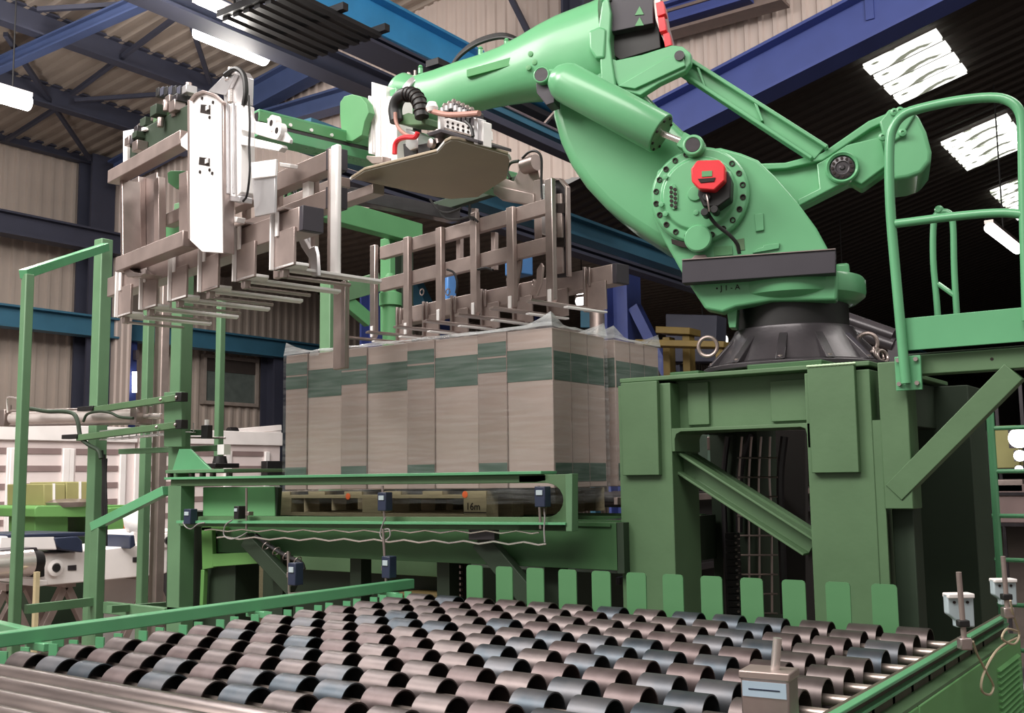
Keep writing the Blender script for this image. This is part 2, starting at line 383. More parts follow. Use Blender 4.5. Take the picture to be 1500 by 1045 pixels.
# crane girders along Y over the middle of the hall
def ygird(name, label, pxs, x, y0, y1, w_, h, m_):
    p = atX(pxs[0], pxs[1], x); g = G(); g.ibeam((x, y0, p.z), (x, y1, p.z), w_, h, .04); return g.to(name, m_, None, label=label, cat='beam')
ygird('crane_girder', 'bright turquoise crane girder above the robot wrist', (640, 75), -9.5, 1, 12.6, .35, .55, TURQ)
ygird('crane_girder', 'slim brown girder edge at the top beside the grating', (420, 26), -9.4, 1, 12.6, .1, .14, BRN)
ygird('crane_girder', 'dark girder hanging below the turquoise crane girder', (560, 130), -10.2, 1, 12.6, .35, .35, NAVY)
def band(label, py, h, w_, m_, x=-6.3, y0=7.9, y1=12.5):
    p = atX(760, py, x); g = G(); g.beam((x, y0, p.z), (x, y1, p.z), w_, h); return g.to('crane_girder', m_, None, .004, label=label, cat='beam')
band('narrow turquoise girder flange just under the robot upper arm', 141, .05, .3, TURQ, -6.5, 8.8)
band('black girder band between the turquoise flange and the steel strip', 153, .07, .16, BLK, -6.5)
band('pale steel strip running between the robot upper and lower arm', 166, .03, .05, GALV, -6.2)
band('steel blue runway girder passing behind the wrist valves', 179, .09, .2, STEELB, -6.3)
band('dark lowest girder band above the beige gable strip', 195, .08, .16, NAVY, -6.2)
for yy in (8.7, 9.9, 11.1, 12.3):
    p = atX(760, 170, -6.4); g = G(); g.beam((-6.6, yy, p.z), (-6.0, yy-.5, p.z), .03, .03); g.to('girder_lacing', BRN, None, label=['first', 'second', 'third', 'fourth'][int(round((yy-8.7)/1.2))]+' thin lacing bar under the girder bands counted from the wrist', cat='brace')
ygird('crane_girder', 'lower steel blue girder leading under the robot shoulder', (900, 355), -7.4, 7, 30, .25, .28, STEELB)
ygird('crane_girder', 'dark girder below the steel blue one beside the robot shoulder', (900, 385), -7.2, 7, 30, .2, .12, NAVY)
a = ygird('crane_girder', 'dark girder high behind the upper end of the lower arm', (830, 205), -9.0, 6, 12.6, .5, .12, NAVY)
# overhead grating top left
t = T('overhead_grating', 'dark slatted grating platform hanging at the top left', 'grating', atX(440, 30, -8.2))
zg = atX(440, 30, -8.2).z
ya_, yb_ = atX(390, 10, -8.2).y, atX(520, 80, -8.2).y
for i in range(7):
    g = G(); xx = -8.9+i*.17; g.box(xx, xx+.09, ya_, yb_, zg, zg+.05); g.to('slat', BLK, t, ang=0)
for yy in (ya_, (ya_+yb_)/2, yb_): g = G(); g.box(-8.95, -7.7, yy-.04, yy+.04, zg+.05, zg+.13); g.to('bearer', BLK, t, ang=0)
# pale strips along girder
for (x0, y0), (x1, y1) in (((752, 163), (783, 178)), ((788, 182), (830, 205))):
    pass
# hanging conduit rail and tube lights
def hang_light(name, label, a, b, x, rad=.09, far=False, grp=None, pw=160):
    p, q = atX(*a, x), atX(*b, x); q.z = p.z = (p.z+q.z)/2
    t = T(name, label, 'light', (p+q)/2, grp)
    g = G(); g.cyl(p, q, rad, None, 14); g.to('tube', TUBEF if far else TUBE, t)
    g = G(); g.box(x-.1, x+.1, min(p.y, q.y), max(p.y, q.y), p.z+rad*.8, p.z+rad*.8+.06); g.to('housing', WHITE, t, ang=0)
    if not far:
        for k in (.3, .75): g = G(); c = p.lerp(q, k); g.cyl(c+V((0, 0, .1)), V((c.x, c.y, rz(c.x))), .012, None, 6); g.to('hanger', BLK, t)
    if not far:
        l = bpy.data.lights.new('tube_glow', 'POINT'); l.energy = pw; l.shadow_soft_size = .3; l.color = (1, .95, .88); lo = bpy.data.objects.new('tube_glow', l); sc.collection.objects.link(lo); lo.location = (p+q)/2-Z*.45
    return t
hang_light('tube_light', 'bright tube light hanging under the roof at top left', (290, 47), (388, 82), -11, .12)
hang_light('tube_light', 'bright tube light at the left edge under the roof', (-60, 118), (42, 156), -14.5, .11)
hang_light('tube_light', 'thin bright tube light beside the grating at top left', (290, 2), (360, 34), -9.2, .03)
p, q = atX(225, 8, -11), atX(475, 112, -11); g = G(); q.z = p.z; g.beam(p+Z*.16, q+Z*.16, .05, .05)
g.to('conduit_rail', GABLE, None, label='thin steel conduit rail carrying the hanging tube light', cat='rail')

# lower bay: skylights, lights, columns, blurred machinery
def lowpt(x, y, dz=0.):
    d = ray(x, y); c0 = 6.2+6.22*.263+.25+dz; t = (c0-CAM.z)/(d.z-.263*d.x); return CAM+d*t
for i, (quad, nb) in enumerate(((((1264, 93), (1370, 40), (1416, 105), (1320, 155)), 4), (((1377, 209), (1466, 168), (1515, 210), (1418, 249)), 4), (((1448, 282), (1530, 245), (1590, 290), (1490, 318)), 4))):
    c = [lowpt(*p) for p in quad]
    t = T('skylight', ('weathered corrugated skylight nearest the blue rafter', 'weathered skylight, middle of the three in the dark roof', 'weathered skylight cut off by the right edge behind the rails')[i], 'skylight', sum(c, V((0, 0, 0)))/4)
    x0, x1 = min(c[0].x, c[3].x)*.5+max(c[0].x, c[3].x)*.5, (c[1].x+c[2].x)/2; y0, y1 = (c[0].y+c[1].y)/2, (c[2].y+c[3].y)/2
    for k in range(nb):
        ya1 = y0+(y1-y0)*k/nb+.07; yb1 = y0+(y1-y0)*(k+1)/nb-.07; g = G(); n = 16; vs = []
        for j in range(n+1):
            xx = x0+(x1-x0)*j/n; zz = 6.2+(xx+6.22)*.263+.22; vs += [(xx, ya1, zz), (xx, yb1, zz)]
        g.add(vs, [(2*j, 2*j+1, 2*j+3, 2*j+2) for j in range(n)]); g.prism([V((x0, ya1, 6.2+(x0+6.22)*.263+.25)), V((x1, ya1, 6.2+(x1+6.22)*.263+.25)), V((x1, yb1, 6.2+(x1+6.22)*.263+.25)), V((x0, yb1, 6.2+(x0+6.22)*.263+.25))], (0, 0, .02))
        g.to('sheet', SKYL, t, ang=0)
# far tube lights and skylight strips
FL = [((1447, 333), (1492, 367), 1.2, .1, 'tube light in the dark bay beside the right guard rail'),
      ((1372, 424), (1376, 424), 0, .1, None)]
p, q = atZ(1449, 334, 5.0), atZ(1490, 366, 5.0); t = T('tube_light', 'bright tube light in the dark bay behind the guard rail', 'light', (p+q)/2); g = G(); g.cyl(p, q, .07, None, 12); g.to('tube', TUBEF, t)
g = G(); g.beam(p+Z*.09, q+Z*.09, .12, .05); g.to('housing', GALV, t); g = G(); c = (p+q)/2; g.cyl(c+Z*.1, V((c.x, c.y, zr(c.x)+.3)), .012, None, 6); g.to('hanger', BLK, t)
far_l = [((960, 401), (990, 410), 'long tube light glowing below the robot shoulder'), ((1012, 499), (1048, 502), 'low tube light left of the robot base eye bolt'),
         ((1052, 498), (1064, 499), 'short tube light right beside the robot base eye bolt'), ((1228, 484), (1248, 491), 'small tube light right of the robot base'),
         ((566, 378), (583, 383), 'small round tube light behind the gripper ladder'), ((846, 425), (858, 428), 'tube light seen right of the fork bar uprights'),
         ((846, 440), (859, 443), 'lower tube light seen right of the fork bar uprights'), ((882, 435), (898, 440), 'tube light left of the blue column'), ((882, 447), (898, 450), 'lower tube light left of the blue column'), ((834, 287), (862, 297), 'long skylight strip high behind the middle clamp housing'), ((868, 300), (888, 305), 'thin skylight strip left of the robot lower arm')]  # last two stand for far skylight strips, built as glowing tubes
for a, b, lb in far_l:
    p, q = atY(*a, 20), atY(*b, 20); g = G(); c = (p+q)/2; L = (q-p).length
    t = T('tube_light', lb, 'light', c)
    g.cyl(c-X*(L/2), c+X*(L/2), .085, None, 12); g.to('tube', TUBEF, t)
    g = G(); g.cyl(c+Z*.1, V((c.x, c.y, 6.45 if c.x < -9.6 else zr(c.x)+.3)), .01, None, 6); g.to('hanger', BLK, t)
    g = G(); g.box(c.x-L/2, c.x+L/2, c.y-.1, c.y+.1, c.z+.08, c.z+.14); g.to('housing', GALV, t, ang=0)
p = atY(196, 550, 13.5); t = T('tube_light', 'upright lit lamp strip beside the blue wall column', 'light', p); g = G(); g.cyl(atY(197, 575, 13.5), atY(197, 545, 13.5), .05); g.to('tube', TUBEF, t)
g = G(); c = atY(197, 520, 13.5); g.box(c.x-.05, c.x+.05, c.y, c.y+.08, c.z-.1, c.z+.1); g.to('housing', GALV, t, ang=0)
# blue columns of the lower bay
for x, yy, wd, lb, tp in ((912, 16, .5, 'large blue column behind the stack right of the forks', 5.4), (551, 16, .5, 'blue column behind the gripper ladder at left', 5.4), (640, 19, .4, 'blue column behind the middle of the gripper ladder', 5.6), (800, 24, .5, 'violet blue column between ladder and robot arm', 6)):
    p = atY(x, 440, yy); g = G(); g.ibeam((p.x, yy, 0), (p.x, yy, tp), .5, wd*.9, .05, X); o = g.to('bay_column', BLUE, None, label=lb, cat='column')
a, b = atY(930, 450, 15.9), atY(985, 560, 15.9); g = G(); g.beam(a, b, .18, .18); g.to('column_brace', BLUE, None, label='blue diagonal brace right of the large blue column', cat='brace')
a, b = atY(620, 445, 18), atY(606, 415, 18); g = G(); g.beam(b, atY(632, 470, 18), .3, .3); g.to('column_brace', STEELB, None, label='slate blue diagonal brace behind the gripper ladder', cat='brace')
# grey duct pipes
for x, lb in ((873, 'vertical brown duct pipe left of the large blue column'),):
    p = atY(x, 300, 17); g = G(); g.cyl((p.x, 17, 3.2), (p.x, 17, 5.1), .17); g.cyl((p.x, 17, 5.0), (p.x, 17, 5.12), .26); g.to('duct_pipe', BRN, None, label=lb, cat='pipe')

# ============================================================ ROLLER CONVEYOR (foreground)
ZT = 1.10; RW = .0515; ZC = ZT-RW; PX = .16; PY = .1635
conv = T('roller_conveyor', 'wide roller conveyor of staggered steel wheel rollers in the foreground', 'conveyor', (-2, 2.4, 0))
wl = .098
g = G(); g.lathe((0, 0, 0), X, [(RW, -wl/2), (RW, wl/2), (RW-.0035, wl/2), (RW-.0035, wl/2-.05), (.014, wl/2-.05), (.014, -wl/2+.02), (RW-.0035, -wl/2+.02), (RW-.0035, -wl/2)], 40, True)
wm = []
for M_ in WHEEL:
    me = g.mesh('wheel', [M_, BLK], V((0, 0, 0)), .5)
    for p in me.polygons:
        c = p.center; r = math.hypot(c.y, c.z)
        if r < RW-.0042: p.material_index = 1  # hollow inside painted black; its shade is put into the colour
    wm.append(me)
g = G(); g.cyl((-1.24, 0, 0), (1.24, 0, 0), .014, None, 12); shaft = g.mesh('roller', SHAFT, V((0, 0, 0)))
for r in range(12):
    y = 3.60-PY*r
    ro = inst(shaft, 'roller', (-2.0, y, ZC), conv)
    for k in range(14):
        xr = -.913-PX*k
        q = random.random(); hue = 1 if (abs(k-4+r*.25) < 1.6 and q < .8) or q < .18 else (2 if q > .72 else 0)
        if r in (1, 2) and hue == 1 and k > 3: hue = 0
        inst(wm[hue], 'wheel', (xr-wl/2, y, ZC), ro, (random.uniform(0, 6.28), 0, 0))
g = G(); g.cyl((-1.19, 0, 0), (1.19, 0, 0), .043, None, 36); tubem = g.mesh('plain_roller', STEEL, V((0, 0, 0)))
for k in range(6): inst(tubem, 'plain_roller', (-2.03, 1.647-.1*k, ZT-.044), conv, (k*1.1, 0, 0))
# left guide rail, bearing tabs, side plate
g = G(); g.beam((-3.27, .6, 1.115), (-3.27, 3.80, 1.115), .05, .045); g.to('guide_rail', G_RAIL, conv, .004)
for yy in (1.95, 2.86, 3.62):
    g = G(); g.box(-3.30, -3.19, yy-.012, yy+.012, 1.07, 1.095); g.to('rail_bracket', G_RAIL, conv, .002)
tb = G(); tb.box(-.017, .017, -.003, .003, -.02, .02); tbm = tb.mesh('bearing_tab', G_RAIL, V((0, 0, 0)), 0)
for r in range(24): inst(tbm, 'bearing_tab', (-3.165+.02*(r % 2), 3.66-PY/2*r, 1.078), conv, (0, 0, .25))
g = G(); g.box(-3.24, -3.23, .6, 3.75, .75, 1.03); g.to('side_plate', G_CONV, conv)
g = G(); g.cyl((-3.16, .8, .99), (-3.16, 3.7, .99), .03, None, 12); g.to('drive_shaft', DGREY, conv)
# dark sheet added below the wheels, standing in for shade in their gaps
g = G(); g.box(-3.22, -.80, .6, 3.68, .62, .64); g.to('under_wheel_shade', DARK, conv, ang=0)
# right side frame
XR = -.755
g = G()
g.ext((XR, .9, 1.12), (XR, 3.93, 1.12), [(-.0, -.008), (.022, -.008), (.022, .0), (0, .0)]); 
g.to('frame_top_flange', G_RAIL, conv, .002)
g = G(); g.box(XR-.012, XR, .9, 3.93, 1.05, 1.118); g.to('frame_web', mat('grimy_frame_web', (84, 78, 66), .6, .2, .2, 12), conv)
g = G(); g.box(XR-.002, XR+.016, .9, 3.93, 1.082, 1.09); g.to('frame_lip', G_RAIL, conv, .002)
g = G(); g.box(XR, XR+.042, .9, 3.93, 1.048, 1.056); g.to('frame_bottom_flange', G_STD, conv)
SF = mat('side_panel_green', (104, 162, 100), .45, 0, .05, 5, .03)
g = G(); g.box(XR+.035, XR+.045, .9, 2.66, .2, 1.047); pa = g.to('side_panel', SF, conv, .003)
g = G(); g.box(XR+.035, XR+.045, 2.668, 3.93, .2, 1.047); pb = g.to('side_panel', SF, conv, .003)
g = G(); g.box(XR-.04, XR+.045, 3.932, 3.942, .2, 1.047); g.to('end_panel', SF, conv)
def louvers(y0, y1, z0, n, par):
    for k in range(n):
        g = G(); z = z0-k*.018; xo = XR+.045
        g.prism([V((xo, y0, z)), V((xo+.01, y0, z-.008)), V((xo, y0, z-.01))], (0, y1-y0, 0)); g.to('louver', SF, par, ang=0)
louvers(2.35, 2.63, 1.0, 24, pa); louvers(3.55, 3.88, 1.0, 18, pb)
for yy, zz in ((3.45, .78), (3.45, .86), (2.8, .72)):
    g = G(); g.cyl((XR+.045, yy, zz), (XR+.052, yy, zz), .007, None, 8); g.to('panel_screw', GALV, pb)
for r in range(12):
    y = 3.60-PY*r; g = G(); g.box(XR-.035, XR, y-.012, y+.012, 1.02, 1.075); g.to('shaft_block', G_RAIL, conv, .002)
g = G()
for xx in (-3.2, -.8):
    for yy in (1.0, 3.6): g.box(xx-.04, xx+.04, yy-.04, yy+.04, 0, .62)
g.to('support_legs', G_CONV, conv)
# comb of upright fins
comb = T('fin_comb', 'row of upright green plates behind the last roller row', 'comb', (-2, 3.73, 0))
g = G(); g.box(-3.1, -1.0, 3.735, 3.765, .8, .98); g.to('comb_rail', G_CONV, comb)
fp = []
for z0_, in ((0,),):
    r_ = .012; w2 = .0432; pts = [(-w2, .85), (w2, .85), (w2, 1.22-r_), (w2-r_*.3, 1.22-r_*.3), (w2-r_, 1.22), (-w2+r_, 1.22), (-w2+r_*.3, 1.22-r_*.3), (-w2, 1.22-r_)]
    g = G(); g.prism([V((a, 0, b)) for a, b in pts], (0, .006, 0)); fm = g.mesh('fin', G_FIN, V((0, 0, 1.03)), 0)
for k in range(12): inst(fm, 'fin', (-2.843+.1595*k, 3.727, 1.03), comb)

# ============================================================ ROBOT STAND
YS = 4.15
st = T('robot_stand', 'heavy green welded steel stand carrying the robot', 'stand', (-1.75, 4.6, 0))
def bx(name, x0, x1, y0, y1, z0, z1, m_, par, bev=.004): g = G(); g.box(x0, x1, y0, y1, z0, z1); return g.to(name, m_, par, bev)
bx('column', -2.345, -2.085, YS, YS+.26, 0, 2.0, G_STD, st)
bx('column', -1.485, -1.225, YS, YS+.26, 0, 2.0, G_STD, st)
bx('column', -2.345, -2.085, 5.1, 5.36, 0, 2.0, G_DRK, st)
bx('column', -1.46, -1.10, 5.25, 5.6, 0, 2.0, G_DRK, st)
bx('cover_plate', -2.315, -2.135, YS-.028, YS, 1.60, 2.01, G_STD, st, .003)
bx('cover_plate', -1.462, -1.275, YS-.028, YS, 1.60, 2.025, G_STD, st, .003)
g = G(); n = 13
for k in range(n): g.lathe((-1.455+.18*k/(n-1), YS-.028, 2.024), X, [(.0045, -.008), (.006, 0), (.0045, .008)], 8)
g.to('weld_bead', mat('weld_bead', (170, 200, 160), .35, .2), st)
bx('top_flange', -2.33, -1.22, YS-.01, 5.4, 2.012, 2.032, G_STD, st)
bx('beam_web', -2.1, -1.47, YS+.09, YS+.11, 1.80, 2.012, G_STD, st, .002)
for a_, b_ in ((-2.04, -1.94), (-1.66, -1.49)): bx('doubler_plate', a_, b_, YS+.075, YS+.09, 1.815, 2.0 if a_ < -1.8 else 1.985, G_STD, st, .002)
g = G(); arc = [(-2.085, 1.70), (-2.07, 1.70), (-2.07, 1.755), (-2.062, 1.775), (-2.04, 1.785), (-1.51, 1.785), (-1.49, 1.778), (-1.485, 1.755), (-1.485, 1.70), (-1.47, 1.70), (-1.47, 1.80), (-2.085, 1.80)]
g.prism([V((a_, YS, b_)) for a_, b_ in arc], (0, .25, 0)); g.to('lower_flange', G_STD, st, .002)
g = G(); pa_, pb_ = atY(980, 664, YS+.12), atY(1192, 800, YS+.12)
g.chan(pa_, pb_, .07, .085, .01, 1, Z); g.to('diagonal_brace', G_STD, st, .002)
g = G(); g.beam(pa_+V((.02, .1, .02)), pb_+V((0, .1, .03)), .06, .02); g.to('brace_flange', G_STD, st)
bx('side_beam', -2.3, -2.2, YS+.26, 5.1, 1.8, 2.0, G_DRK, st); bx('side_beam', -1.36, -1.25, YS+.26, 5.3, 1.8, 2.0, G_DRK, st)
bx('web_plate', -1.278, -1.19, YS+.004, YS+.016, .9, 1.80, G_STD, st, .001)
bx('side_column', -1.192, -1.085, YS-.005, YS+.12, 1.46, 2.022, G_STD, st)
bx('side_column_foot', -1.19, -1.11, YS+.08, YS+.2, 0, 1.46, G_DRK, st)
bx('base_plate', -2.12, -1.98, 4.22, 4.5, 2.032, 2.052, G_CONV, st); bx('base_plate', -1.74, -1.42, 4.18, 4.5, 2.032, 2.055, G_CONV, st)
bx('base_plate', -2.2, -1.3, 4.42, 5.25, 2.032, 2.058, G_CONV, st)

# platform bracket, handrails
pf = T('platform_frame', 'green cantilever platform with toe board right of the robot', 'platform', (-.85, 4.2, 0))
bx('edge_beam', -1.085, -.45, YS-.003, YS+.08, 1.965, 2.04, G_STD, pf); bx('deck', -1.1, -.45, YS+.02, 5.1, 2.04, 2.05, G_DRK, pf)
bx('toe_board', -1.072, -.45, YS-.05, YS-.04, 2.055, 2.178, G_RAIL, pf, .002)
g = G(); g.beam(atY(1312, 722, YS+.02), atY(1487, 545, YS+.02), .06, .082); g.to('corner_brace', G_STD, pf, .003)
g = G(); g.cyl((-.78+.0, YS-.004, 2.005), (-.78, YS-.001, 2.005), .006); g.to('bolt_hole', HOLE, pf)
hr = T('guard_rail', 'glossy green tube guard rail around the platform at right', 'railing', (-.9, YS-.06, 2))
YR = YS-.065
pts = [(1327, 562), (1312, 400), (1304, 300), (1303, 215), (1309, 186), (1324, 168), (1348, 159), (1400, 148), (1450, 143), (1478, 148), (1494, 165), (1498, 200), (1500, 300), (1505, 470)]
P = [atY(x, y, YR) for x, y in pts]
for q in P[10:]: pass
g = G(); g.tube(P, .0185, 14, 4); g.to('top_rail', G_RAIL, hr)
g = G(); g.tube([atY(1312, 328, YR), atY(1400, 317, YR), atY(1470, 312, YR), atY(1520, 318, YR)], .0165, 14, 4); g.to('mid_rail', G_RAIL, hr)
bx('mount_plate', -1.115, -1.02, YS-.045, YS-.03, 1.905, 2.035, G_RAIL, hr, .002)
for x_ in (-1.10, -1.035):
    for z_ in (1.93, 2.02): g = G(); g.cyl((x_, YS-.058, z_), (x_, YS-.045, z_), .009, None, 6); g.to('bolt', GALV, hr)
hr2 = T('guard_rail', 'second green tube rail hoop standing farther back behind the toe board', 'railing', (-.9, 4.9, 2))
Y2 = 4.95
g = G(); g.tube([atY(x, y, Y2) for x, y in ((1376, 500), (1372, 440), (1367, 380), (1368, 325), (1376, 312), (1390, 312), (1396, 330), (1398, 400), (1404, 500))], .014, 12, 4); g.to('hoop', G_RAIL, hr2)
g = G(); g.tube([atY(1374, 416, Y2), atY(1398, 433, Y2)], .011); g.to('rung', G_RAIL, hr2)
g = G(); c = atY(1376, 308, Y2); g.lathe(c, -Y, [(.02, 0), (.02, .01), (.012, .018)], 16); g.to('end_cap', G_RAIL, hr2)

# ============================================================ THE ROBOT
rb = T('palletizing_robot', 'large light green four-axis robot arm on the green stand', 'robot', (-1.74, 4.75, 2.058))
C = V((-1.74, 4.75, 0)); az = R_(106); A = V((-math.sin(az), math.cos(az), 0)); N = V((-math.cos(az), -math.sin(az), 0))
def rp(x, y, off=0.): return hit(x, y, C+N*off, N)
def slab(name, pts, off, th, m_, bev=.01, par=rb, seg=3, ang=.6):
    g = G(); g.prism([rp(x, y, off) for x, y in pts], N*-th); return g.to(name, m_, par, bev, ang, seg)
base = G(); base.lathe(C, Z, [(.40, 2.06), (.42, 2.062), (.42, 2.085), (.375, 2.095), (.31, 2.19), (.275, 2.245), (.27, 2.26)], 48)
bs = base.to('base_casting', DGREY, rb, .004)
for k in range(12):
    a = k*math.pi/6+.2; d = V((math.cos(a), math.sin(a), 0)); s_ = Z.cross(d)
    g = G(); q = [C+d*.27+Z*2.24, C+d*.415+Z*2.09, C+d*.30+Z*2.09]; g.prism([p-s_*.02 for p in q], s_*.04); g.to('rib', DGREY, bs, .004)
    g = G(); q = C+d*.395+Z*2.085; g.cyl(q, q+Z*.022, .012, None, 6); g.to('foot_bolt', GALV, bs)
for x, y in ((1037, 508), (1222, 494), (1270, 503)):
    c = rp(x, y, .05 if x > 1060 else .1); g = G(); g.ring(c, V((.2, -1, 0)), .045, .009); g.beam(c-Z*.045, c-Z*.1, .02, .02); g.to('eye_bolt', BRN, bs)
for k in range(3):
    c = rp(1283+k*5, 518+k*2, .08); g = G(); g.ring(c, V((1, -.3*k, .3)), .028, .007); g.to('shackle', GALV, bs)
g = G(); g.cyl(C+Z*2.25, C+Z*2.40, .25, None, 48); g.to('swivel_collar', BLK, rb, .004)
g = G(); g.lathe(C, Z, [(.25, 2.365), (.29, 2.375), (.325, 2.40), (.33, 2.42), (.33, 2.47), (.32, 2.485), (.2, 2.5)], 56); tt_ = g.to('turntable', G_ROB, rb)
g = G(); c = rp(1235, 403, 0); g.obox(c, A, N, Z, .03, .06, .045); g.to('cast_lug', G_ROB, tt_, .012)
# carriage
slab('carriage', [(955, 316), (972, 352), (1000, 402), (1033, 453), (1058, 458), (1078, 450), (1130, 441), (1226, 440), (1228, 402), (1213, 365), (1196, 334), (1168, 296), (1135, 258), (1110, 234), (1085, 224), (1055, 216), (1000, 222), (962, 250)], .285, .10, G_ROB, .012)
slab('carriage_back', [(985, 330), (1000, 402), (1040, 440), (1130, 436), (1218, 436), (1220, 402), (1205, 365), (1160, 296), (1110, 240), (1055, 222), (1000, 230)], .19, .40, G_ROB, .012)
slab('carriage_foot', [(1062, 440), (1068, 480), (1078, 480), (1080, 448)], .22, .1, G_ROB, .003)
bnd = slab('belt_cover', [(999, 381), (1224, 365), (1224, 400), (999, 415)], .36, .075, BAND, .003)
g = G(); g.beam(rp(999, 381, .362), rp(1224, 365, .362), .01, .004); g.to('cover_edge', GALV, bnd)
text('\u2022 J 1 - A', .034, rp(1066, 422, .2865+.001), -A, Z, HOLE, rb)
# shoulder disc
so = .285; SC = rp(1026, 288, so); SX = (rp(1100, 288, so)-SC).length
g = G(); rr = SX*.985
g.lathe(SC, N, [(rr, -.02), (rr, .028), (rr*.95, .04), (rr*.78, .04), (rr*.74, .05), (rr*.72, .055), (.02, .06)], 64); sd = g.to('shoulder_flange', G_ROB, rb, .003)
for k in range(22):
    a = 2*math.pi*k/22+.12
    if .95 < a < 1.55: continue
    q = SC+(-A*math.cos(a)+Z*math.sin(a))*rr*.885
    g = G(); g.lathe(q, N, [(.0135, .036), (.0135, .0445), (.009, .0445), (.008, .040)], 10); g.to('flange_bolt', HOLE, sd)
g = G(); q = rp(987, 289, so+.052)
pr = [q+(-A*.022*math.cos(t)+Z*.062*math.sin(t)) for t in [i*math.pi/10 for i in range(20)]]
g.prism(pr, N*.012); ov = g.to('oval_port', G_ROB, sd, .003)
for i in range(5):
    for s_ in (-1, 1):
        g = G(); c = q+Z*(.042-.0205*i-.005*(s_+1))+A*(-.009*s_); g.cyl(c+N*.011, c+N*.016, .0082, None, 8); g.to('port_bolt', HOLE, ov)
for x, y, r_ in ((1022, 345, 0), (1037, 350, .062), (1013, 285, .035)):
    if r_: c = rp(x-14 if x == 1037 else x+6, y, so+.05); g = G(); g.lathe(c, N, [(r_, -.02), (r_, .014), (r_*.9, .02), (.01, .021)], 32); g.to('round_boss', G_ROB, sd)
for x, y in ((975, 260), (969, 300), (975, 314), (1020, 312)): c = rp(x, y, so+.052); g = G(); g.lathe(c, N, [(.012, 0), (.012, .012), (.004, .013)], 14); g.to('round_boss', G_ROB, sd)
slab('stamp_slot', [(983, 350), (1011, 357), (1012, 364), (998, 362), (984, 357)], so+.03, .012, HOLE, .001)
# red capped motor
mc = rp(1037, 256, so+.17); g = G()
g.prism([rp(x, y, so+.14) for x, y in ((1024, 270), (1066, 250), (1071, 262), (1070, 290), (1052, 303), (1030, 303), (1022, 285))], N*-.12); mo = g.to('motor', BLK, rb, .006)
g = G(); q = [rp(x, y, so+.19) for x, y in ((1021, 235), (1054, 234), (1062, 243), (1062, 264), (1046, 279), (1024, 277), (1013, 266), (1012, 247))]; g.prism(q, N*-.06); rc = g.to('red_cap', RED, mo, .006)
g = G(); g.prism([rp(x, y, so+.193) for x, y in ((1028, 251), (1043, 250), (1043, 258), (1028, 259))], N*-.004); g.to('nameplate', G_BRT, rc)
g = G(); g.prism([rp(x, y, so+.194) for x, y in ((1022, 262), (1048, 260), (1046, 266), (1026, 268))], N*-.006); g.to('cap_slot', HOLE, rc, .001)
for x, y in ((1036, 290), (1047, 308), (1033, 312)): c = rp(x, y, so+.14); g = G(); g.cyl(c-N*.05, c+N*.02, .018, None, 12); g.to('connector', BLK, mo, .003)
g = G(); g.tube([rp(1036, 312, so+.1), rp(1048, 328, so+.09), rp(1068, 344, so+.07), rp(1080, 358, so+.05), rp(1083, 372, so+.03)], .0085, 10, 5); g.to('cable', BLK, mo)
g = G(); g.tube([rp(1035, 285, so+.16), rp(1037, 296, so+.17), rp(1039, 310, so+.16)], .004, 8, 3); g.to('clip', GALV, mo)
slab('cover_plate', [(1105, 314), (1118, 312), (1119, 337), (1107, 339)], so+.012, .012, G_ROB, .002)
slab('rating_plate', [(1045, 362), (1072, 360), (1073, 373), (1046, 375)], so+.004, .004, G_BRT, 0)
slab('cable_recess', [(1074, 352), (1090, 349), (1091, 366), (1079, 368)], so+.003, .003, G_STD, 0)
slab('step_ledge', [(1102, 371), (1141, 364), (1142, 356), (1119, 359), (1118, 362), (1110, 364)], so+.012, .012, G_ROB, .002)
slab('step_ledge', [(1012, 380), (1018, 374), (1033, 373), (1038, 379)], so+.02, .02, BRN, .002)

# lower arm
slab('lower_arm', [(806, 120), (808, 168), (818, 205), (834, 240), (856, 272), (884, 302), (915, 327), (943, 345), (975, 366), (1010, 362), (1050, 350), (1085, 320), (1085, 270), (1062, 240), (1036, 214), (1000, 190), (968, 160), (930, 120), (900, 95), (860, 85)], .17, .34, G_ROB, .05, seg=4)
# stiffening bulge of the lower arm
if 0: slab('arm_web', [(828, 130), (832, 190), (852, 232), (880, 265), (925, 300), (965, 300), (1000, 230), (960, 175), (900, 120)], .19, .05, G_ROB, .03, seg=4)
# upper arm
def usec(t, b, dep, n=24, off=0.):
    p, q = rp(*t, off), rp(*b, off); c = (p+q)/2; u = (p-q)/2; out = []
    for i in range(n):
        a = 2*math.pi*i/n; ca, sa = math.cos(a), math.sin(a); e = .8
        out.append(c+u*(abs(sa)**e*(1 if sa > 0 else -1))+N*dep*(abs(ca)**e*(1 if ca > 0 else -1)))
    return out
st_ = [((600, 116), (607, 172), .085), ((640, 104), (648, 178), .095), ((672, 93), (680, 166), .10), ((705, 83), (712, 158), .105), ((735, 72), (742, 152), .115), ((765, 57), (768, 148), .13), ((795, 40), (795, 146), .15), ((820, 28), (822, 146), .165), ((846, 18), (850, 150), .175), ((870, 9), (878, 148), .18), ((884, 3), (900, 135), .18)]
g = G(); g.loft([usec(a, b, d, 28, .03) for a, b, d in st_]); ua = g.to('upper_arm', G_ROB, rb, ang=.9)
slab('end_flange', [(882, 2), (890, -6), (895, 18), (893, 60), (897, 90), (903, 128), (890, 140), (880, 120), (876, 40)], .225, .40, G_ROB, .008)
slab('pivot_bracket', [(893, 84), (903, 88), (940, 80), (984, 66), (1000, 68), (1012, 78), (1012, 92), (1004, 104), (966, 122), (938, 140), (908, 132), (898, 110)], .21, .05, G_ROB, .006)
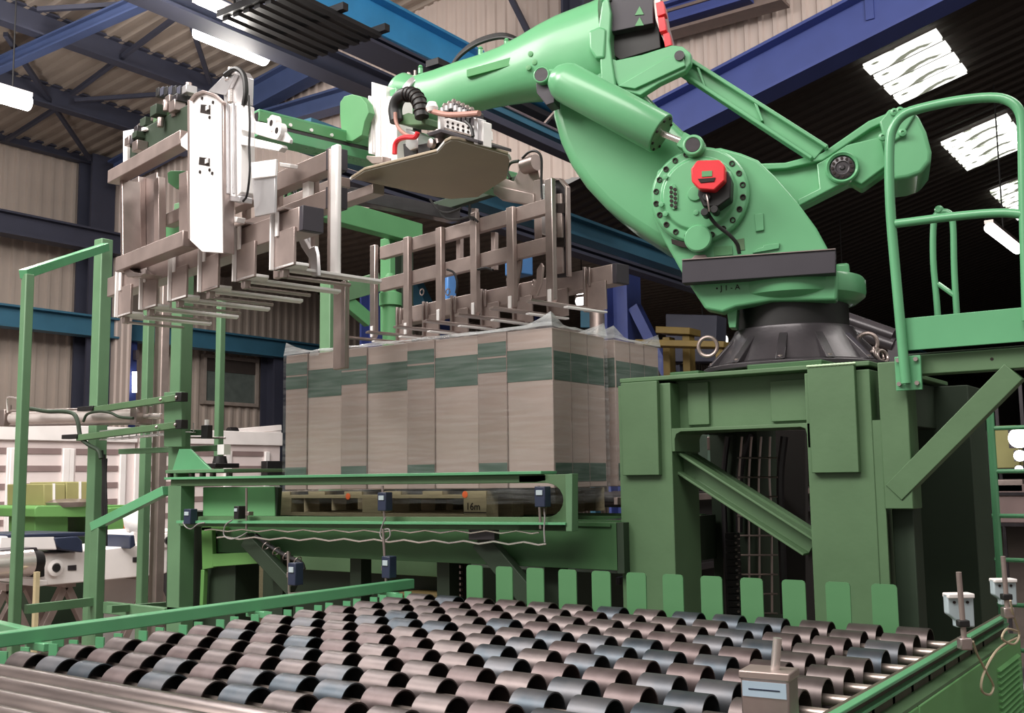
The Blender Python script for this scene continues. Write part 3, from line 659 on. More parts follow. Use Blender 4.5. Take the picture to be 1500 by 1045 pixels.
slab('pivot_bracket', [(893, 84), (903, 88), (940, 80), (984, 66), (1000, 68), (1012, 78), (1012, 92), (1004, 104), (966, 122), (938, 140), (908, 132), (898, 110)], -.06, .05, G_ROB, .006)
slab('bracket_pad', [(905, 126), (978, 83), (1000, 82), (1004, 96), (930, 130)], .225, .02, G_ROB, .004)
c = rp(997, 85, .2); g = G(); g.cyl(c-N*.3, c+N*.035, .024, None, 20); g.to('pivot_pin', DGREY, rb)
slab('arm_lug', [(862, 45), (878, 38), (888, 42), (886, 85), (872, 86), (862, 70)], .235, .05, G_ROB, .012)
for x, y in ((884, 9), (742, 66), (704, 78), (848, 20), (820, 31), (616, 105)):
    c = rp(x, y+3, .05); g = G(); g.cyl(c, c+Z*.03, .013, None, 10); g.lathe(c, Z, [(.008, .03), (.014, .036), (.008, .046)], 10); g.to('lifting_screw', G_ROB, ua)
NP = mat('name_strip_green', (74, 150, 88), .5)
q = [(683, 102), (765, 79), (767, 91), (684, 113)]
g = G(); g.prism([rp(x, y, .155) for x, y in q], N*-.03); g.to('name_strip', NP, ua, .002)
for x, y in ((778, 80), (784, 92), (775, 100)): c = rp(x, y, .17); g = G(); g.lathe(c, N, [(.014, -.02), (.014, .012), (.005, .014)], 12); g.to('arm_screw', G_BRT, ua)
# wrist head
g = G(); c0, c1 = rp(589, 136, .03), rp(606, 143, .03); ax = (c1-c0).normalized()
wh = G(); wh.lathe(c0, ax, [(.05, -.055), (.085, -.045), (.105, -.02), (.108, .03), (.1, .06)], 32); hd = wh.to('wrist_head', G_ROB, rb, .004)
g = G(); g.lathe(c1-ax*.012, ax, [(.1085, -.012), (.1115, -.008), (.1115, .022), (.1085, .026)], 36); g.to('clamp_ring', ALU, hd)
for x, y in ((600, 110), (608, 106), (598, 109)): c = rp(x, y, .03); g = G(); g.cyl(c-Z*.03, c+Z*.01, .008, None, 8); g.to('sensor_stub', GALV, hd)
g = G(); c = rp(597, 160, 0); g.cyl(c+Z*.0, c-Z*.3, .075, None, 28); g.to('wrist_flange', BLK, rb, .006)
# black hose arc over the upper arm
for k in range(4):
    o_ = -.03*k; g = G(); g.tube([rp(662, 96, -.02+o_), rp(676, 80-k, -.04+o_), rp(700, 64-k*1.5, -.04+o_), rp(732, 55-k*1.5, -.04+o_), rp(755, 59-k, -.03+o_), rp(768, 70, 0+o_)], .0105, 8, 6); g.to('hose_arc', BLK, rb)
# motor block at the elbow
mb = slab('motor_block', [(889, 22), (962, -2), (968, 70), (908, 88), (897, 80)], .14, .28, BLK, .004)
slab('motor_cover', [(889, 6), (893, 47), (957, 34), (956, -14), (889, -2)], .19, .06, BAND, .003)
tri = lambda x, y: [(x, y), (x+6, y+12), (x-7, y+13)]
for x, y in ((937, 9), (937, 25)):
    slab('warning_triangle', tri(x, y), .194, .004, G_BRT, 0, ang=0)
slab('motor_cap', [(954, -16), (966, -8), (970, 18), (984, 68), (976, 70), (960, 30)], .17, .2, GALV, .003)
for q in (((960, 4), (971, 1), (975, 20), (963, 24)), ((963, 26), (973, 24), (976, 44), (966, 47)), ((971, 50), (980, 47), (984, 66), (974, 69))): slab('red_connector', q, .21, .06, RED, .003)
for i in range(14):
    x, y = 893+i*5.2, 2-i*.9+random.uniform(-3, 2); c = rp(x, y, .16+random.uniform(-.03, .04)); g = G(); g.cyl(c, c+Z*random.uniform(.03, .07), .011, None, 8); g.to('plug', BLK if i % 3 else GALV, mb)
# counterbalance cylinder with rod
o = .33; c0, c1 = rp(828, 120, o), rp(967, 195, o); d = (c1-c0).normalized(); r_ = (rp(975, 163, o)-rp(957, 224, o)).length/2*.97
g = G(); L = (c1-c0).length
g.lathe(c0, d, [(r_*.35, -.075), (r_*.62, -.06), (r_*.88, -.025), (r_, .01), (r_, L), (r_*.97, L+.006)], 56); cy = g.to('balancer_cylinder', G_ROB, rb, .003)
g = G(); g.cyl(c1-d*.02, c1+d*.008, r_*.9, None, 40); g.to('cylinder_end', G_STD, cy)
for k in range(8):
    a = k*math.pi/4; u = d.orthogonal().normalized(); v_ = d.cross(u); q = c1+d*.008+(u*math.cos(a)+v_*math.sin(a))*r_*.8; g = G(); g.cyl(q, q+d*.006, .007, None, 8); g.to('end_screw', HOLE, cy)
g = G(); e = rp(1012, 213, o); g.cyl(c1, e, .0155, None, 20); g.to('piston_rod', CHROME, rb)
e = rp(1017, 216, o); g = G(); g.obox(e-d*.035, d, N, d.cross(N), .035, .03, .035); g.lathe(e, N, [(.05, -.04), (.05, .035), (.044, .042), (.034, .042), (.034, .036)], 32); re = g.to('rod_eye', G_ROB, rb, .004)
g = G(); g.cyl(e, e+N*.04, .034, None, 28); g.to('eye_pin', DGREY, re, .002)
e = rp(795, 112, o-.02); g = G(); g.lathe(e, N, [(.042, -.18), (.042, .02), (.039, .026), (.033, .026), (.033, .02)], 32); g.prism([rp(x, y, o-.02) for x, y in ((795, 102), (822, 100), (826, 128), (800, 122))], N*-.05); ey = g.to('tail_eye', G_ROB, rb, .003)
g = G(); g.cyl(e, e+N*.024, .033, None, 28); g.to('eye_pin', DGREY, ey)
slab('tail_bracket', [(785, 122), (792, 118), (812, 130), (812, 150), (800, 154), (786, 136)], o-.03, .1, BAND, .003)
# parallel link
lp = [(989, 98), (1008, 88), (1209, 208), (1205, 222), (1190, 232)]
slab('parallel_link', [(988, 96), (1008, 90), (1208, 216), (1193, 233)], .09, .03, G_ROB, .003)
for (a_, b_) in (((1005, 86), (1212, 218)), ((986, 100), (1190, 234))):
    g = G(); g.beam(rp(*a_, .09), rp(*b_, .09), .07, .018, Z); g.to('link_edge', G_ROB, rb, .004)
for q in ((1028, 112), (1112, 163)):
    g = G(); c = rp(q[0], q[1]+2, .1); g.obox(c, Z+A*.3, N, A, .05, .02, .006); g.to('link_stiffener', G_ROB, rb, .002)
# rear lever with counterweight
lv = slab('rear_lever', [(1070, 240), (1093, 240), (1150, 238), (1204, 224), (1272, 177), (1306, 163), (1330, 200), (1300, 250), (1262, 277), (1246, 267), (1170, 305), (1120, 330), (1060, 300)], .05, .1, G_ROB, .012)
slab('lever_rim', [(1093, 240), (1150, 238), (1204, 224), (1272, 177), (1306, 163), (1310, 172), (1276, 188), (1240, 212), (1205, 235), (1152, 247), (1100, 250)], .085, .045, G_ROB, .006, lv)
slab('lever_rim', [(1300, 242), (1262, 270), (1246, 262), (1170, 302), (1168, 292), (1200, 276), (1196, 240), (1205, 235), (1240, 212), (1290, 200)], .08, .04, G_ROB, .006, lv)
c = rp(1234, 246, .09); g = G(); g.lathe(c, N, [(.074, -.02), (.074, .012), (.068, .018), (.058, .01), (.056, -.01), (.01, -.01)], 40); g.to('pin_housing', G_ROB, lv)
g = G(); g.lathe(c-N*.005, N, [(.054, -.01), (.054, .008), (.03, .014), (.028, .01), (.012, .01), (.01, .016)], 32); gp_ = g.to('slotted_nut', DGREY, lv, .002)
for k in range(12): a = k*math.pi/6; q = c+(A*math.cos(a)+Z*math.sin(a))*.043; g = G(); g.cyl(q, q+N*.0105, .007, None, 8); g.to('nut_notch', HOLE, gp_)
g = G(); c0 = rp(1330, 208, .16); 
cw = slab('counterweight', [(1302, 164), (1322, 157), (1345, 168), (1357, 192), (1365, 222), (1364, 236), (1350, 254), (1330, 261), (1308, 264), (1298, 235), (1296, 190)], .17, .34, G_ROB, .018, rb, 4)
slab('weight_pad', [(1288, 178), (1302, 160), (1338, 156), (1343, 165), (1322, 200), (1298, 214)], .185, .03, G_ROB, .008, cw)
for x, y in ((1310, 165), (1293, 201), (1322, 195), (1318, 163)): c = rp(x, y, .185); g = G(); g.lathe(c, N, [(.017, -.01), (.017, .012), (.007, .016), (.006, .01)], 16); g.to('weight_bolt', G_ROB, cw)

# ============================================================ WRAPPED STACKS ON PALLETS
YF = 4.2
def stack(org_dx, org_dy, first=True):
    bx_ = [atY(x, 500, YF).x for x in (419, 500, 596, 699, 808)]
    zb, zt = 1.545, 2.31
    names = ('leftmost carton of the front wrapped stack', 'second carton from the left of the front wrapped stack', 'third carton from the left of the front wrapped stack', 'right corner carton of the front wrapped stack')
    names2 = ('leftmost carton of the rear wrapped stack', 'second carton from the left of the rear stack', 'third carton from the left of the rear stack', 'right end carton of the rear stack beside the stand')
    for i in range(4):
        x0, x1 = bx_[i]+.003+org_dx, bx_[i+1]-.003+org_dx; y0 = YF+org_dy; y1 = y0+.5
        t = T('carton', 'tall greige '+(names if first else names2)[i], 'carton', ((x0+x1)/2, (y0+y1)/2, zb), 'cartons in the '+('front' if first else 'rear')+' wrapped stack')
        xm = x0+(x1-x0)*.4
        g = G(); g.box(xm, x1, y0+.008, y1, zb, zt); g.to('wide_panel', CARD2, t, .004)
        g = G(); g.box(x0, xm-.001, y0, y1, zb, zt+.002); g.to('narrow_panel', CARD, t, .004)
        bands = [(x0+.001, xm-.002, y0-.0015, 2.195, 2.265), (x0+.001, xm-.002, y0-.0015, 2.115, 2.185), (xm, x1-.002, y0+.0065, 2.06, 2.215), (x0+.001, xm-.002, y0-.0015, zb+.05, zb+.125)]
        for a, b, c, d, e in bands: g = G(); g.box(a, b, c, c+.002, d, e); g.to('green_band', TAPE, t, 0, ang=0)
        if i == 3:
            g = G(); g.box(x1, x1+.0015, y0+.02, y1-.01, 2.06, 2.2); g.to('green_band', TAPE, t, 0, ang=0)
            g = G(); g.box(x1, x1+.0015, y0+.02, y1-.01, zb+.03, zb+.12); g.to('green_band', TAPE, t, 0, ang=0)
            for yy in (y0+.17, y0+.33): g = G(); g.box(x1-.001, x1+.002, yy-.002, yy+.002, zb, zt); g.to('seam', BRN, t, 0, ang=0)
    # film: thin shell following the stack, with raised wrinkled top corners
    xa, xb, ya, yb = bx_[0]-.008+org_dx, bx_[4]+.008+org_dx, YF-.008+org_dy, YF+.51+org_dy
    g = G(); rows = []
    zs = [1.47, 1.50, 1.54, 1.6, 1.7, 1.8, 1.9, 2.0, 2.06, 2.12, 2.18, 2.24, 2.29, 2.315]
    per = [(xa+(xb-xa)*i/26, ya) for i in range(26)]+[(xb, ya+(yb-ya)*i/9) for i in range(9)]+[(xb-(xb-xa)*i/16, yb) for i in range(16)]+[(xa, yb-(yb-ya)*i/8) for i in range(8)]
    cx, cy = (xa+xb)/2, (ya+yb)/2; n = len(per); vs = []
    rnd = random.Random(3 if first else 9)
    for j, z in enumerate(zs):
        for i, (x, y) in enumerate(per):
            k = rnd.uniform(0, .004)+(.006 if j < 2 else 0); vs.append((x+(k if x > cx else -k)*(abs(x-xa) < .01 or abs(x-xb) < .01), y+(k if y > cy else -k)*(abs(y-ya) < .01 or abs(y-yb) < .01), z+rnd.uniform(-.004, .004)))
    corner = lambda x, y: max(0, 1-math.hypot(min(abs(x-xa), abs(x-xb))/.16, min(abs(y-ya), abs(y-yb))/.12))
    for i, (x, y) in enumerate(per):
        vs.append((x+(cx-x)*.01, y+(cy-y)*.03, 2.325+.055*corner(x, y)+rnd.uniform(0, .008)))
    for i, (x, y) in enumerate(per): vs.append((x+(cx-x)*.08, y+(cy-y)*.3, 2.32+.01*rnd.random()))
    m_ = len(zs)+2
    fs = [(k*n+i, k*n+(i+1) % n, (k+1)*n+(i+1) % n, (k+1)*n+i) for k in range(m_-1) for i in range(n)]
    g.add(vs, fs+[tuple(range((m_-1)*n, m_*n))])
    o = g.to('stretch_film', [FILM, FILMT], None, 0, ang=0, label='clear glossy stretch film wrapped around the %s carton stack' % ('front' if first else 'rear'), cat='film')
    for p in o.data.polygons:
        if p.center.z+o.location.z > 2.305: p.material_index = 1
def pallet(dx, dy, label):
    x0, x1 = atY(405, 755, YF).x+dx, atY(716, 755, YF).x+.0+dx; y0 = YF-.02+dy; zb = 1.402
    t = T('pallet', label, 'pallet', ((x0+x1)/2, y0+.3, zb))
    for i in range(3):
        yy = y0+i*.22
        for j in range(3):
            xx = x0+(x1-x0-.14)*j/2; g = G(); g.box(xx, xx+.14, yy, yy+.1, zb+.018, zb+.096); g.to('block', TAN, t, .002)
        g = G(); g.box(x0, x1, yy, yy+.1, zb, zb+.018); g.to('bottom_board', TAN, t, .001)
        g = G(); g.box(x0, x1, yy, yy+.1, zb+.096, zb+.114); g.to('stringer_board', TAN, t, .001)
    for k in range(6):
        xx = x0+(x1-x0-.13)*k/5; g = G(); g.box(xx, xx+.13, y0, y0+.54, zb+.114, zb+.132); g.to('deck_board', TAN, t, .001)
    return t, x0, x1, y0, zb
t, x0, x1, y0, zb = pallet(0, 0, 'olive tinted wooden pallet with orange dots under the front stack')
for xx, zz in ((x0+.02, .06), (x1-.15, .115), (x0+.56, .106)):
    g = G(); g.cyl((xx+.02, y0-.002, zb+zz), (xx+.02, y0+.0, zb+zz), .017, None, 14); g.to('orange_dot', ORG, t)
text('16m', .05, (x1-.08, y0-.002, zb+.055), X, Z, HOLE, t, 'stencil')
g = G(); g.box(x1-.14, x1, y0-.0015, y0-.0005, zb+.025, zb+.03); g.to('stencil_line', HOLE, t, ang=0)
stack(0, 0)
t, *_ = pallet(0, .6, 'wooden pallet under the rear wrapped stack')
stack(0, .6, False)

# pallet conveyor carrying the stacks
pc = T('pallet_conveyor', 'green steel pallet conveyor under the wrapped stacks', 'conveyor', (-4, 4.4, 0))
xl, xr_ = atY(318, 800, 4.1).x, atY(905, 800, 4.1).x
zt_ = 1.395; zb_ = atY(700, 827, 4.1).z
g = G(); g.chan((xl, 4.1, (zt_+zb_)/2), (xr_, 4.1, (zt_+zb_)/2), .06, zt_-zb_, .012, -1); g.to('front_channel', G_CONV, pc, .002)
g = G(); g.box(xl+.02, xr_-.03, 4.09, 4.098, zb_+.19, zb_+.2); g.to('stiffener', G_CONV, pc)
g = G(); g.box(xl, xr_+.02, 5.0, 5.06, zb_, zt_); g.to('rear_channel', G_CONV, pc)
g = G(); g.box(xr_-.005, xr_+.03, 4.1, 5.06, zb_-.01, zt_); g.to('end_plate', G_DRK, pc)
for xx in (-5.2, -4.6, -4.0, -3.4, -2.75):
    g = G(); g.box(xx-.04, xx+.04, 4.2, 4.28, 0, zb_); g.to('leg', G_DRK, pc)
    g = G(); g.cyl((xx+.2, 4.12, 1.36), (xx+.2, 5.0, 1.36), .035, None, 14); g.to('roller', DGREY, pc)
for yy in (4.18, 4.6, 4.95): g = G(); g.box(xl, xr_, yy, yy+.06, 1.375, 1.40); g.to('chain_rail', G_CONV, pc)
# dark line of rollers beyond, right of the stack
dc = T('dark_conveyor', 'dark roller conveyor side between the stack and the stand', 'conveyor', (-2.6, 5.8, 0))
for k, z in enumerate((1.46, 1.34, 1.22, 1.08)):
    g = G(); g.box(-2.58, -2.56, 4.5, 8, z, z+.035); g.to('side_rail', BRN if k in (0,) else DGREY, dc, .002)
g = G(); g.box(-2.75, -2.6, 5.2, 8, .3, 1.5); g.to('side_panel', DARK, dc)
for k in range(7): g = G(); g.cyl((-3.9, 5.6+k*.3, 1.45), (-2.62, 5.6+k*.3, 1.45), .04, None, 12); g.to('roller', DGREY, dc)
g = G(); g.box(-2.61, -2.55, 4.7, 4.76, 0, 1.46); g.box(-2.61, -2.55, 7.6, 7.66, 0, 1.46); g.to('support_legs', DGREY, dc)

# loading frame in front of the stack
YL = 3.95
lf = T('loading_frame', 'green steel frame with slotted rounded end in front of the pallet', 'frame', (-4, YL, 0))
def yslab(name, pts, y, th, m_, par, bev=.003, ang=.6, **kw):
    g = G(); g.prism([atY(a, b, y) for a, b in pts], (0, th, 0)); return g.to(name, m_, par, bev, ang, **kw)
yslab('post', [(246, 712), (265, 710), (262, 905), (244, 908)], YL, .1, G_POST, lf)
g = G(); q0, q1 = atY(245, 712, YL), atY(245, 905, YL); 
bx('post_lower', -5.26, -5.13, YL, YL+.09, 0, atY(260, 890, YL).z, G_POST, lf)
zf = 1.617
bx('top_flange', -5.27, atY(798, 697, YL).x, YL-.03, YL+.1, zf-.006, zf+.008, G_RAIL, lf, .002)
bx('top_beam', -5.25, atY(800, 700, YL).x, YL, YL+.08, zf-.045, zf-.006, G_STD, lf)
arc = [(760, 697), (825, 695), (838, 696), (838, 779), (760, 777), (760, 758), (798, 758)]+[(800+25*math.sin(a), 733-25*math.cos(a)) for a in [math.pi*(1-i/10) for i in range(11)]]+[(760, 708)]
yslab('slotted_end', arc, YL, .04, G_STD, lf, .002)
yslab('end_bar', [(828, 695), (838, 694), (838, 779), (829, 779)], YL-.04, .05, G_POST, lf, .002)
yslab('lower_web', [(405, 757), (765, 758), (765, 765), (290, 764), (290, 757)], YL+.02, .03, G_STD, lf, .002)
yslab('lower_flange', [(258, 763), (828, 766), (828, 769.5), (258, 767)], YL-.05, .08, G_RAIL, lf, .001)
yslab('lower_channel', [(262, 767), (828, 769), (828, 778), (262, 771)], YL, .03, G_STD, lf, .002)
for (a0, b0), (a1, b1) in (((300, 777), (790, 780)), ((318, 788), (800, 797))):
    pts = []; n = 44
    for i in range(n+1):
        k = i/n; p = atY(a0+(a1-a0)*k, b0+(b1-b0)*k, YL-.01); p.z += .006*math.sin(i*1.57); pts.append(p)
    g = G(); g.tube(pts, .0045, 6); g.to('sensor_cable', CHROME, lf)
for a0, a1 in (((352, 785), (425, 852)), ((350, 792), (410, 848))):
    pass
def ybeam(name, a, b, y, w_, h, m_, par, bev=.003, y2=None):
    g = G(); g.beam(atY(*a, y), atY(*b, y if y2 is None else y2), w_, h); return g.to(name, m_, par, bev)
ybeam('knee_brace', (362, 790), (430, 862), YL+.06, .05, .085, G_DRK, lf)
ybeam('knee_brace', (705, 790), (780, 880), YL+.1, .05, .1, G_DRK, lf)
ybeam('brace_plate', (690, 783), (728, 783), YL+.03, .04, .05, DGREY, lf)
g = G(); g.tube([atY(x, y, YL+.02) for x, y in ((375, 784), (395, 800), (420, 815), (440, 824), (445, 835))], .012, 8, 4); g.to('cable_bundle', BLK, lf)
for x, y in ((390, 800), (405, 808), (420, 815), (436, 822)): c = atY(x, y, YL); g = G(); g.ring(c, V((1, 0, -.6)), .024, .003, 12, 5); g.to('cable_clip', GALV, lf)

# sensors -------------------------------------------------------------
def sensor(label, body, rod, y, bm_=NVB, size=(.05, .05, .075), clamp=True, loop=None, name='photo_sensor'):
    c = atY(*body, y); t = T(name, label, 'sensor', c)
    g = G(); g.obox(c, X, Y, Z, size[0]/2, size[1]/2, size[2]/2); g.to('sensor_body', bm_, t, .004)
    g = G(); g.obox(c+V((0, -size[1]/2-.002, size[2]*.2)), X, Y, Z, size[0]*.3, .003, size[2]*.12); g.to('lens', LGREY, t, .001)
    if rod: g = G(); p, q = atY(*rod[0], y+.02), atY(*rod[1], y+.02); g.cyl(p, q, .0065, None, 10); g.to('rod', GALV, t)
    if clamp and rod: q = c+V((-size[0]*.2, 0, 0)); q = atY(rod[0][0], body[1]+2, y); g = G(); g.obox(q+Y*.02, X, Y, Z, .014, .018, .011); g.to('clamp', GALV, t, .002)
    if loop:
        g = G(); g.tube([atY(a, b, y+.0) for a, b in loop], .0035, 6, 5); g.to('cable', mat('grey_cable', (150, 145, 145), .5), t)
    return t
sensor('dark blue sensor on the frame beam beside the left post', (279, 757), None, YL-.06, NVB, (.06, .05, .085), False, [(268, 765), (272, 772), (280, 775), (290, 768), (300, 766)])
sensor('dark sensor on a rod above the frame, left of the pallet', (351, 751), ((361, 715), (361, 775)), YL-.05, BLK, (.04, .05, .07), True, [(340, 762), (330, 770), (328, 784), (338, 790), (352, 786), (362, 780)])
sensor('dark blue sensor on a rod before the middle pallet blocks', (564, 735), ((560, 712), (564, 770)), YL-.05, NVB, (.055, .05, .09), True, [(565, 758), (560, 770), (557, 784), (563, 792), (571, 786), (570, 776), (562, 776)])
sensor('blue sensor on a rod in the rounded slot at the frame end', (795, 728), ((789, 712), (792, 775)), YL-.06, NVB, (.055, .05, .09), True, [(797, 745), (798, 760), (797, 775), (798, 795)])
sensor('blue and silver sensor on a long rod above the left guide rail', (570, 831), ((561, 775), (566, 858)), 3.72, NVB, (.05, .05, .1))
sensor('blue and silver sensor on a short rod left of the far guide rail', (433, 841), ((422, 808), (424, 874)), 3.4, NVB, (.05, .05, .1))
c = atY(424, 872, 3.4); g = G(); g.beam(c, V((-3.29, 3.4, 1.12)), .02, .02); g.to('mount_arm', GALV, bpy.data.objects['photo_sensor.005'], .002)
def bracket_sensor(label, X0, pb, rodt, rodb, body, wd, ht, loop):
    c = atX(*body, X0); t = T('bracket_sensor', label, 'sensor', c)
    vx = AX[0].copy(); vx.z = 0; vx.normalize(); vn = Z.cross(vx)
    g = G(); q = [(-.5, .5), (.5, .5), (.5, -.5), (-.2, -.5), (-.2, -.28), (-.5, -.1)]; g.prism([c+vx*(a*wd)+Z*(b*ht) for a, b in q], vn*.03); g.to('sensor_body', LGREY, t, .004)
    g = G(); g.obox(c+Z*ht*.44+vn*.012, vx, vn, Z, wd*.5, .022, ht*.07); g.to('sensor_cap', WHITE, t, .003)
    for s_ in (-.25, .25): g = G(); q = c+vx*wd*s_+Z*ht*.25; g.cyl(q-vn*.003, q, .004, None, 8); g.to('screw', HOLE, t)
    a, b = atX(*rodt, X0+.008)-vn*.01, atX(*rodb, X0+.008)-vn*.01; g = G(); g.cyl(a, b, .0072, None, 12); g.to('rod', BRN, t)
    k = a.lerp(b, .68); g = G(); g.obox(k, vx, vn, Z, .015, .012, .009); g.to('clamp', BLK, t, .003)
    g = G(); g.obox(b+Z*.01, vx, vn, Z, .016, .015, .016); g.to('foot_clamp', GALV, t, .004)
    if loop: g = G(); g.tube([atX(x, y, X0+.03) for x, y in loop], .0035, 6, 6); g.to('cable', mat('sensor_cable_beige', (180, 165, 140), .5), t)
bracket_sensor('pale grey sensor on a steel rod at the middle of the right rail', -.70, None, (1402, 838), (1411, 948), (1408, 895), .072, .09, [(1425, 940), (1432, 960), (1445, 985), (1455, 1005), (1450, 1018), (1438, 1012), (1440, 990), (1455, 960), (1470, 945), (1490, 935)])
bracket_sensor('brownish grey sensor on a steel rod at the far end of the right rail', -.68, None, (1467, 815), (1474, 902), (1473, 868), .07, .08, [(1480, 880), (1484, 900), (1493, 930), (1485, 944), (1468, 936), (1475, 922), (1490, 925)])
# big sensor bottom right
c = atY(1128, 1022, 1.98); t = T('reflex_sensor', 'large steel sensor box with blue label standing among the nearest rollers', 'sensor', c)
vx = V((1, .1, 0)).normalized(); vn = Z.cross(vx)
g = G(); g.obox(c+Z*-.01, vx, vn, Z, .046, .035, .052); g.to('housing', GALV, t, .004)
g = G(); g.obox(c-vn*.0+Z*.045, vx, vn, Z, .049, .037, .008); g.to('top_cap', BRN, t, .003)
LB = mat('blue_label', (176, 196, 214), .5)
g = G(); g.obox(c-vn*.036+Z*.02, vx, vn, Z, .042, .0012, .014); g.to('label_plate', LB, t)
g = G(); g.obox(c-vn*.0375+Z*.02, vx, vn, Z, .03, .0004, .0012); g.to('print_line', NVB, t, 0, ang=0)
g = G(); g.cyl(c+vn*.0+V((.012, 0, .05)), atY(1139, 935, 1.98), .0085, None, 16); g.to('rod', CHROME, t)
g = G(); g.lathe(c-vn*.036-Z*.035, -vn, [(.012, 0), (.012, .004), (.006, .006)], 16); g.to('lens', NVB, t)
g = G(); g.cyl(c-Z*.06, V((c.x, c.y, .64)), .01, None, 12); g.to('stand_rod', GALV, t)

# ============================================================ GANTRY POSTS ON THE LEFT
def box_post(name, label, cx, cy, w_, d_, z0, z1, m_=G_POST, par=None):
    g = G(); g.box(cx-w_/2, cx+w_/2, cy-d_/2, cy+d_/2, z0, z1)
    return g.to(name, m_, par, .006, label=label, cat=None if par else 'post')
gf = T('gantry_frame', 'green box tube frame at far left with sloping top bar', 'frame', (-6, 3.7, 0))
pA = atX(31, 660, -5.95)
box_post('post', None, -5.95, pA.y, .055, .055, 0, atX(40, 402, -5.95).z, G_POST, gf)
pB = atY(148, 480, 4.35); 
box_post('tall_post', None, pB.x, 4.35, .095, .09, 0, atY(150, 352, 4.35).z, G_POST, gf)
g = G(); g.beam(atX(34, 402, -5.95), atY(155, 362, 4.3), .05, .055); g.to('top_bar', G_RAIL, gf, .003)
pC = atY(142, 840, 3.95)
box_post('short_post', None, pC.x, 3.95, .085, .06, 0, atY(140, 768, 3.95).z, G_POST, gf)
g = G(); g.beam(atY(137, 772, 3.94), atY(243, 719, 3.98), .05, .055); g.to('sloping_bar', G_RAIL, gf, .003)
ybeam('tie_bar', (155, 890), (245, 900), 3.97, .04, .07, G_POST, gf)
g = G(); g.beam(atX(38, 893, -5.95), V((-5.95, 3.93, atX(38, 893, -5.95).z)), .035, .05); g.to('tie_bar', G_POST, gf)
g = G(); g.beam(atY(160, 893, 3.8), atY(246, 887, 4.3), .04, .04); g.to('floor_bar', G_POST, gf)
for (x, y, w_, d_, yt, lb) in ((265, 4.12, .1, .09, 300, 'thick green post rising beside the swing arms'), (216, 4.9, .07, .06, 380, 'green post with brown rail left of the thick post'), (322, 4.7, .05, .045, 440, 'slim green post with bolted foot right of the swing arms'), (236, 5.0, .09, .07, 400, 'dull brown steel rail between two green posts')):
    p = atY(x, 560, y); zz = atY(x, yt, y).z
    z0 = 1.62 if x == 265 else (atY(x, 690, y).z if x == 322 else 0)
    box_post('upright_post', lb, p.x, y, w_, d_, z0, zz, BRN if x == 236 else G_POST)
g = G(); p = atY(322, 686, 4.66); g.box(p.x-.11, p.x+.09, 4.55, 4.75, p.z, p.z+.03)
t = T('swing_bracket', 'green bracket with gusset and two swing arms on the thick post', 'bracket', atY(265, 690, 4.0))
g.to('bearing', BLK, t, .004)
g = G(); g.cyl((p.x, 4.66, p.z+.03), (p.x, 4.66, p.z+.08), .05, .04, 16); g.to('bearing_cone', BLK, t)
yslab('base_plate', [(242, 689), (328, 687), (328, 692), (242, 694)], 4.0, .5, G_POST, t)
yslab('gusset', [(262, 658), (278, 658), (310, 689), (252, 690)], 4.03, .015, G_RAIL, t)
yslab('back_plate', [(240, 575), (266, 574), (266, 655), (240, 655)], 4.02, .03, G_POST, t)
for (a, b) in (((138, 601), (268, 582)), ((115, 642), (268, 622))):
    ybeam('swing_arm', a, b, 4.0, .035, .04, G_STD, t, .003, 3.97)
    c = atY(b[0]-2, b[1], 3.965); g = G(); g.obox(c, X, Y, Z, .028, .025, .027); g.to('end_cap', BLK, t, .003)
    c = atY(a[0]-8, a[1]-2, 4.0); g = G(); g.obox(c, X, Y, Z, .085, .03, .014); g.to('stop_pad', BLK, t, .003)
    for k in (.75, .93): q = atY(a[0]+(b[0]-a[0])*k, a[1]+(b[1]-a[1])*k-1, 3.94); g = G(); g.lathe(q, -Y, [(.011, 0), (.01, .008), (.004, .012)], 10); g.to('bolt', GALV, t)
ybeam('cross_bar', (262, 634), (298, 634), 4.2, .03, .035, G_POST, t); ybeam('cross_bar', (176, 662), (332, 656), 4.25, .03, .035, G_POST, t)
ybeam('cross_rod', (262, 641), (330, 642), 4.22, .012, .012, GALV, t)
for x in (250, 281, 297, 312, 336): c = atY(x, 693, 4.02); g = G(); g.cyl(c-Z*.03, c, .018, None, 8); g.to('bolt', HOLE, t)
g = G(); c = atY(333, 659, 4.2); g.box(c.x-.03, c.x+.03, 4.15, 4.2, c.z-.03, c.z+.03); g.to('white_tip', GALVW, t)
t = T('limit_switch', 'small black limit switch with white tip beside the slim post', 'switch', atY(302, 633, 4.1))
c = atY(303, 633, 4.15); g = G(); g.obox(c, X, Y, Z, .03, .02, .04); g.to('body', BLK, t, .003); c = atY(303, 620, 4.15); g = G(); g.cyl(c-Z*.02, c+Z*.02, .014, None, 10); g.to('tip', GALVW, t)
# wire tray
t = T('wire_tray', 'steel wire cable tray under the lower swing arm', 'tray', atY(200, 640, 4.05))
for k in range(12):
    x = 148+k*10.5; yy = 640-k*1.1; p = atY(x, yy, 4.05); g = G(); g.tube([p+Z*.035, p-Z*.02, p-Z*.02+Y*.1, p+Z*.035+Y*.1], .0035, 5); g.to('wire', ALU, t)
for dz, dy in ((.035, 0), (-.02, 0), (-.02, .1), (.01, 0)):
    g = G(); g.cyl(atY(146, 640, 4.05)+V((0, dy, dz)), atY(266, 628, 4.05)+V((0, dy, dz)), .0035, None, 5); g.to('wire', ALU, t)
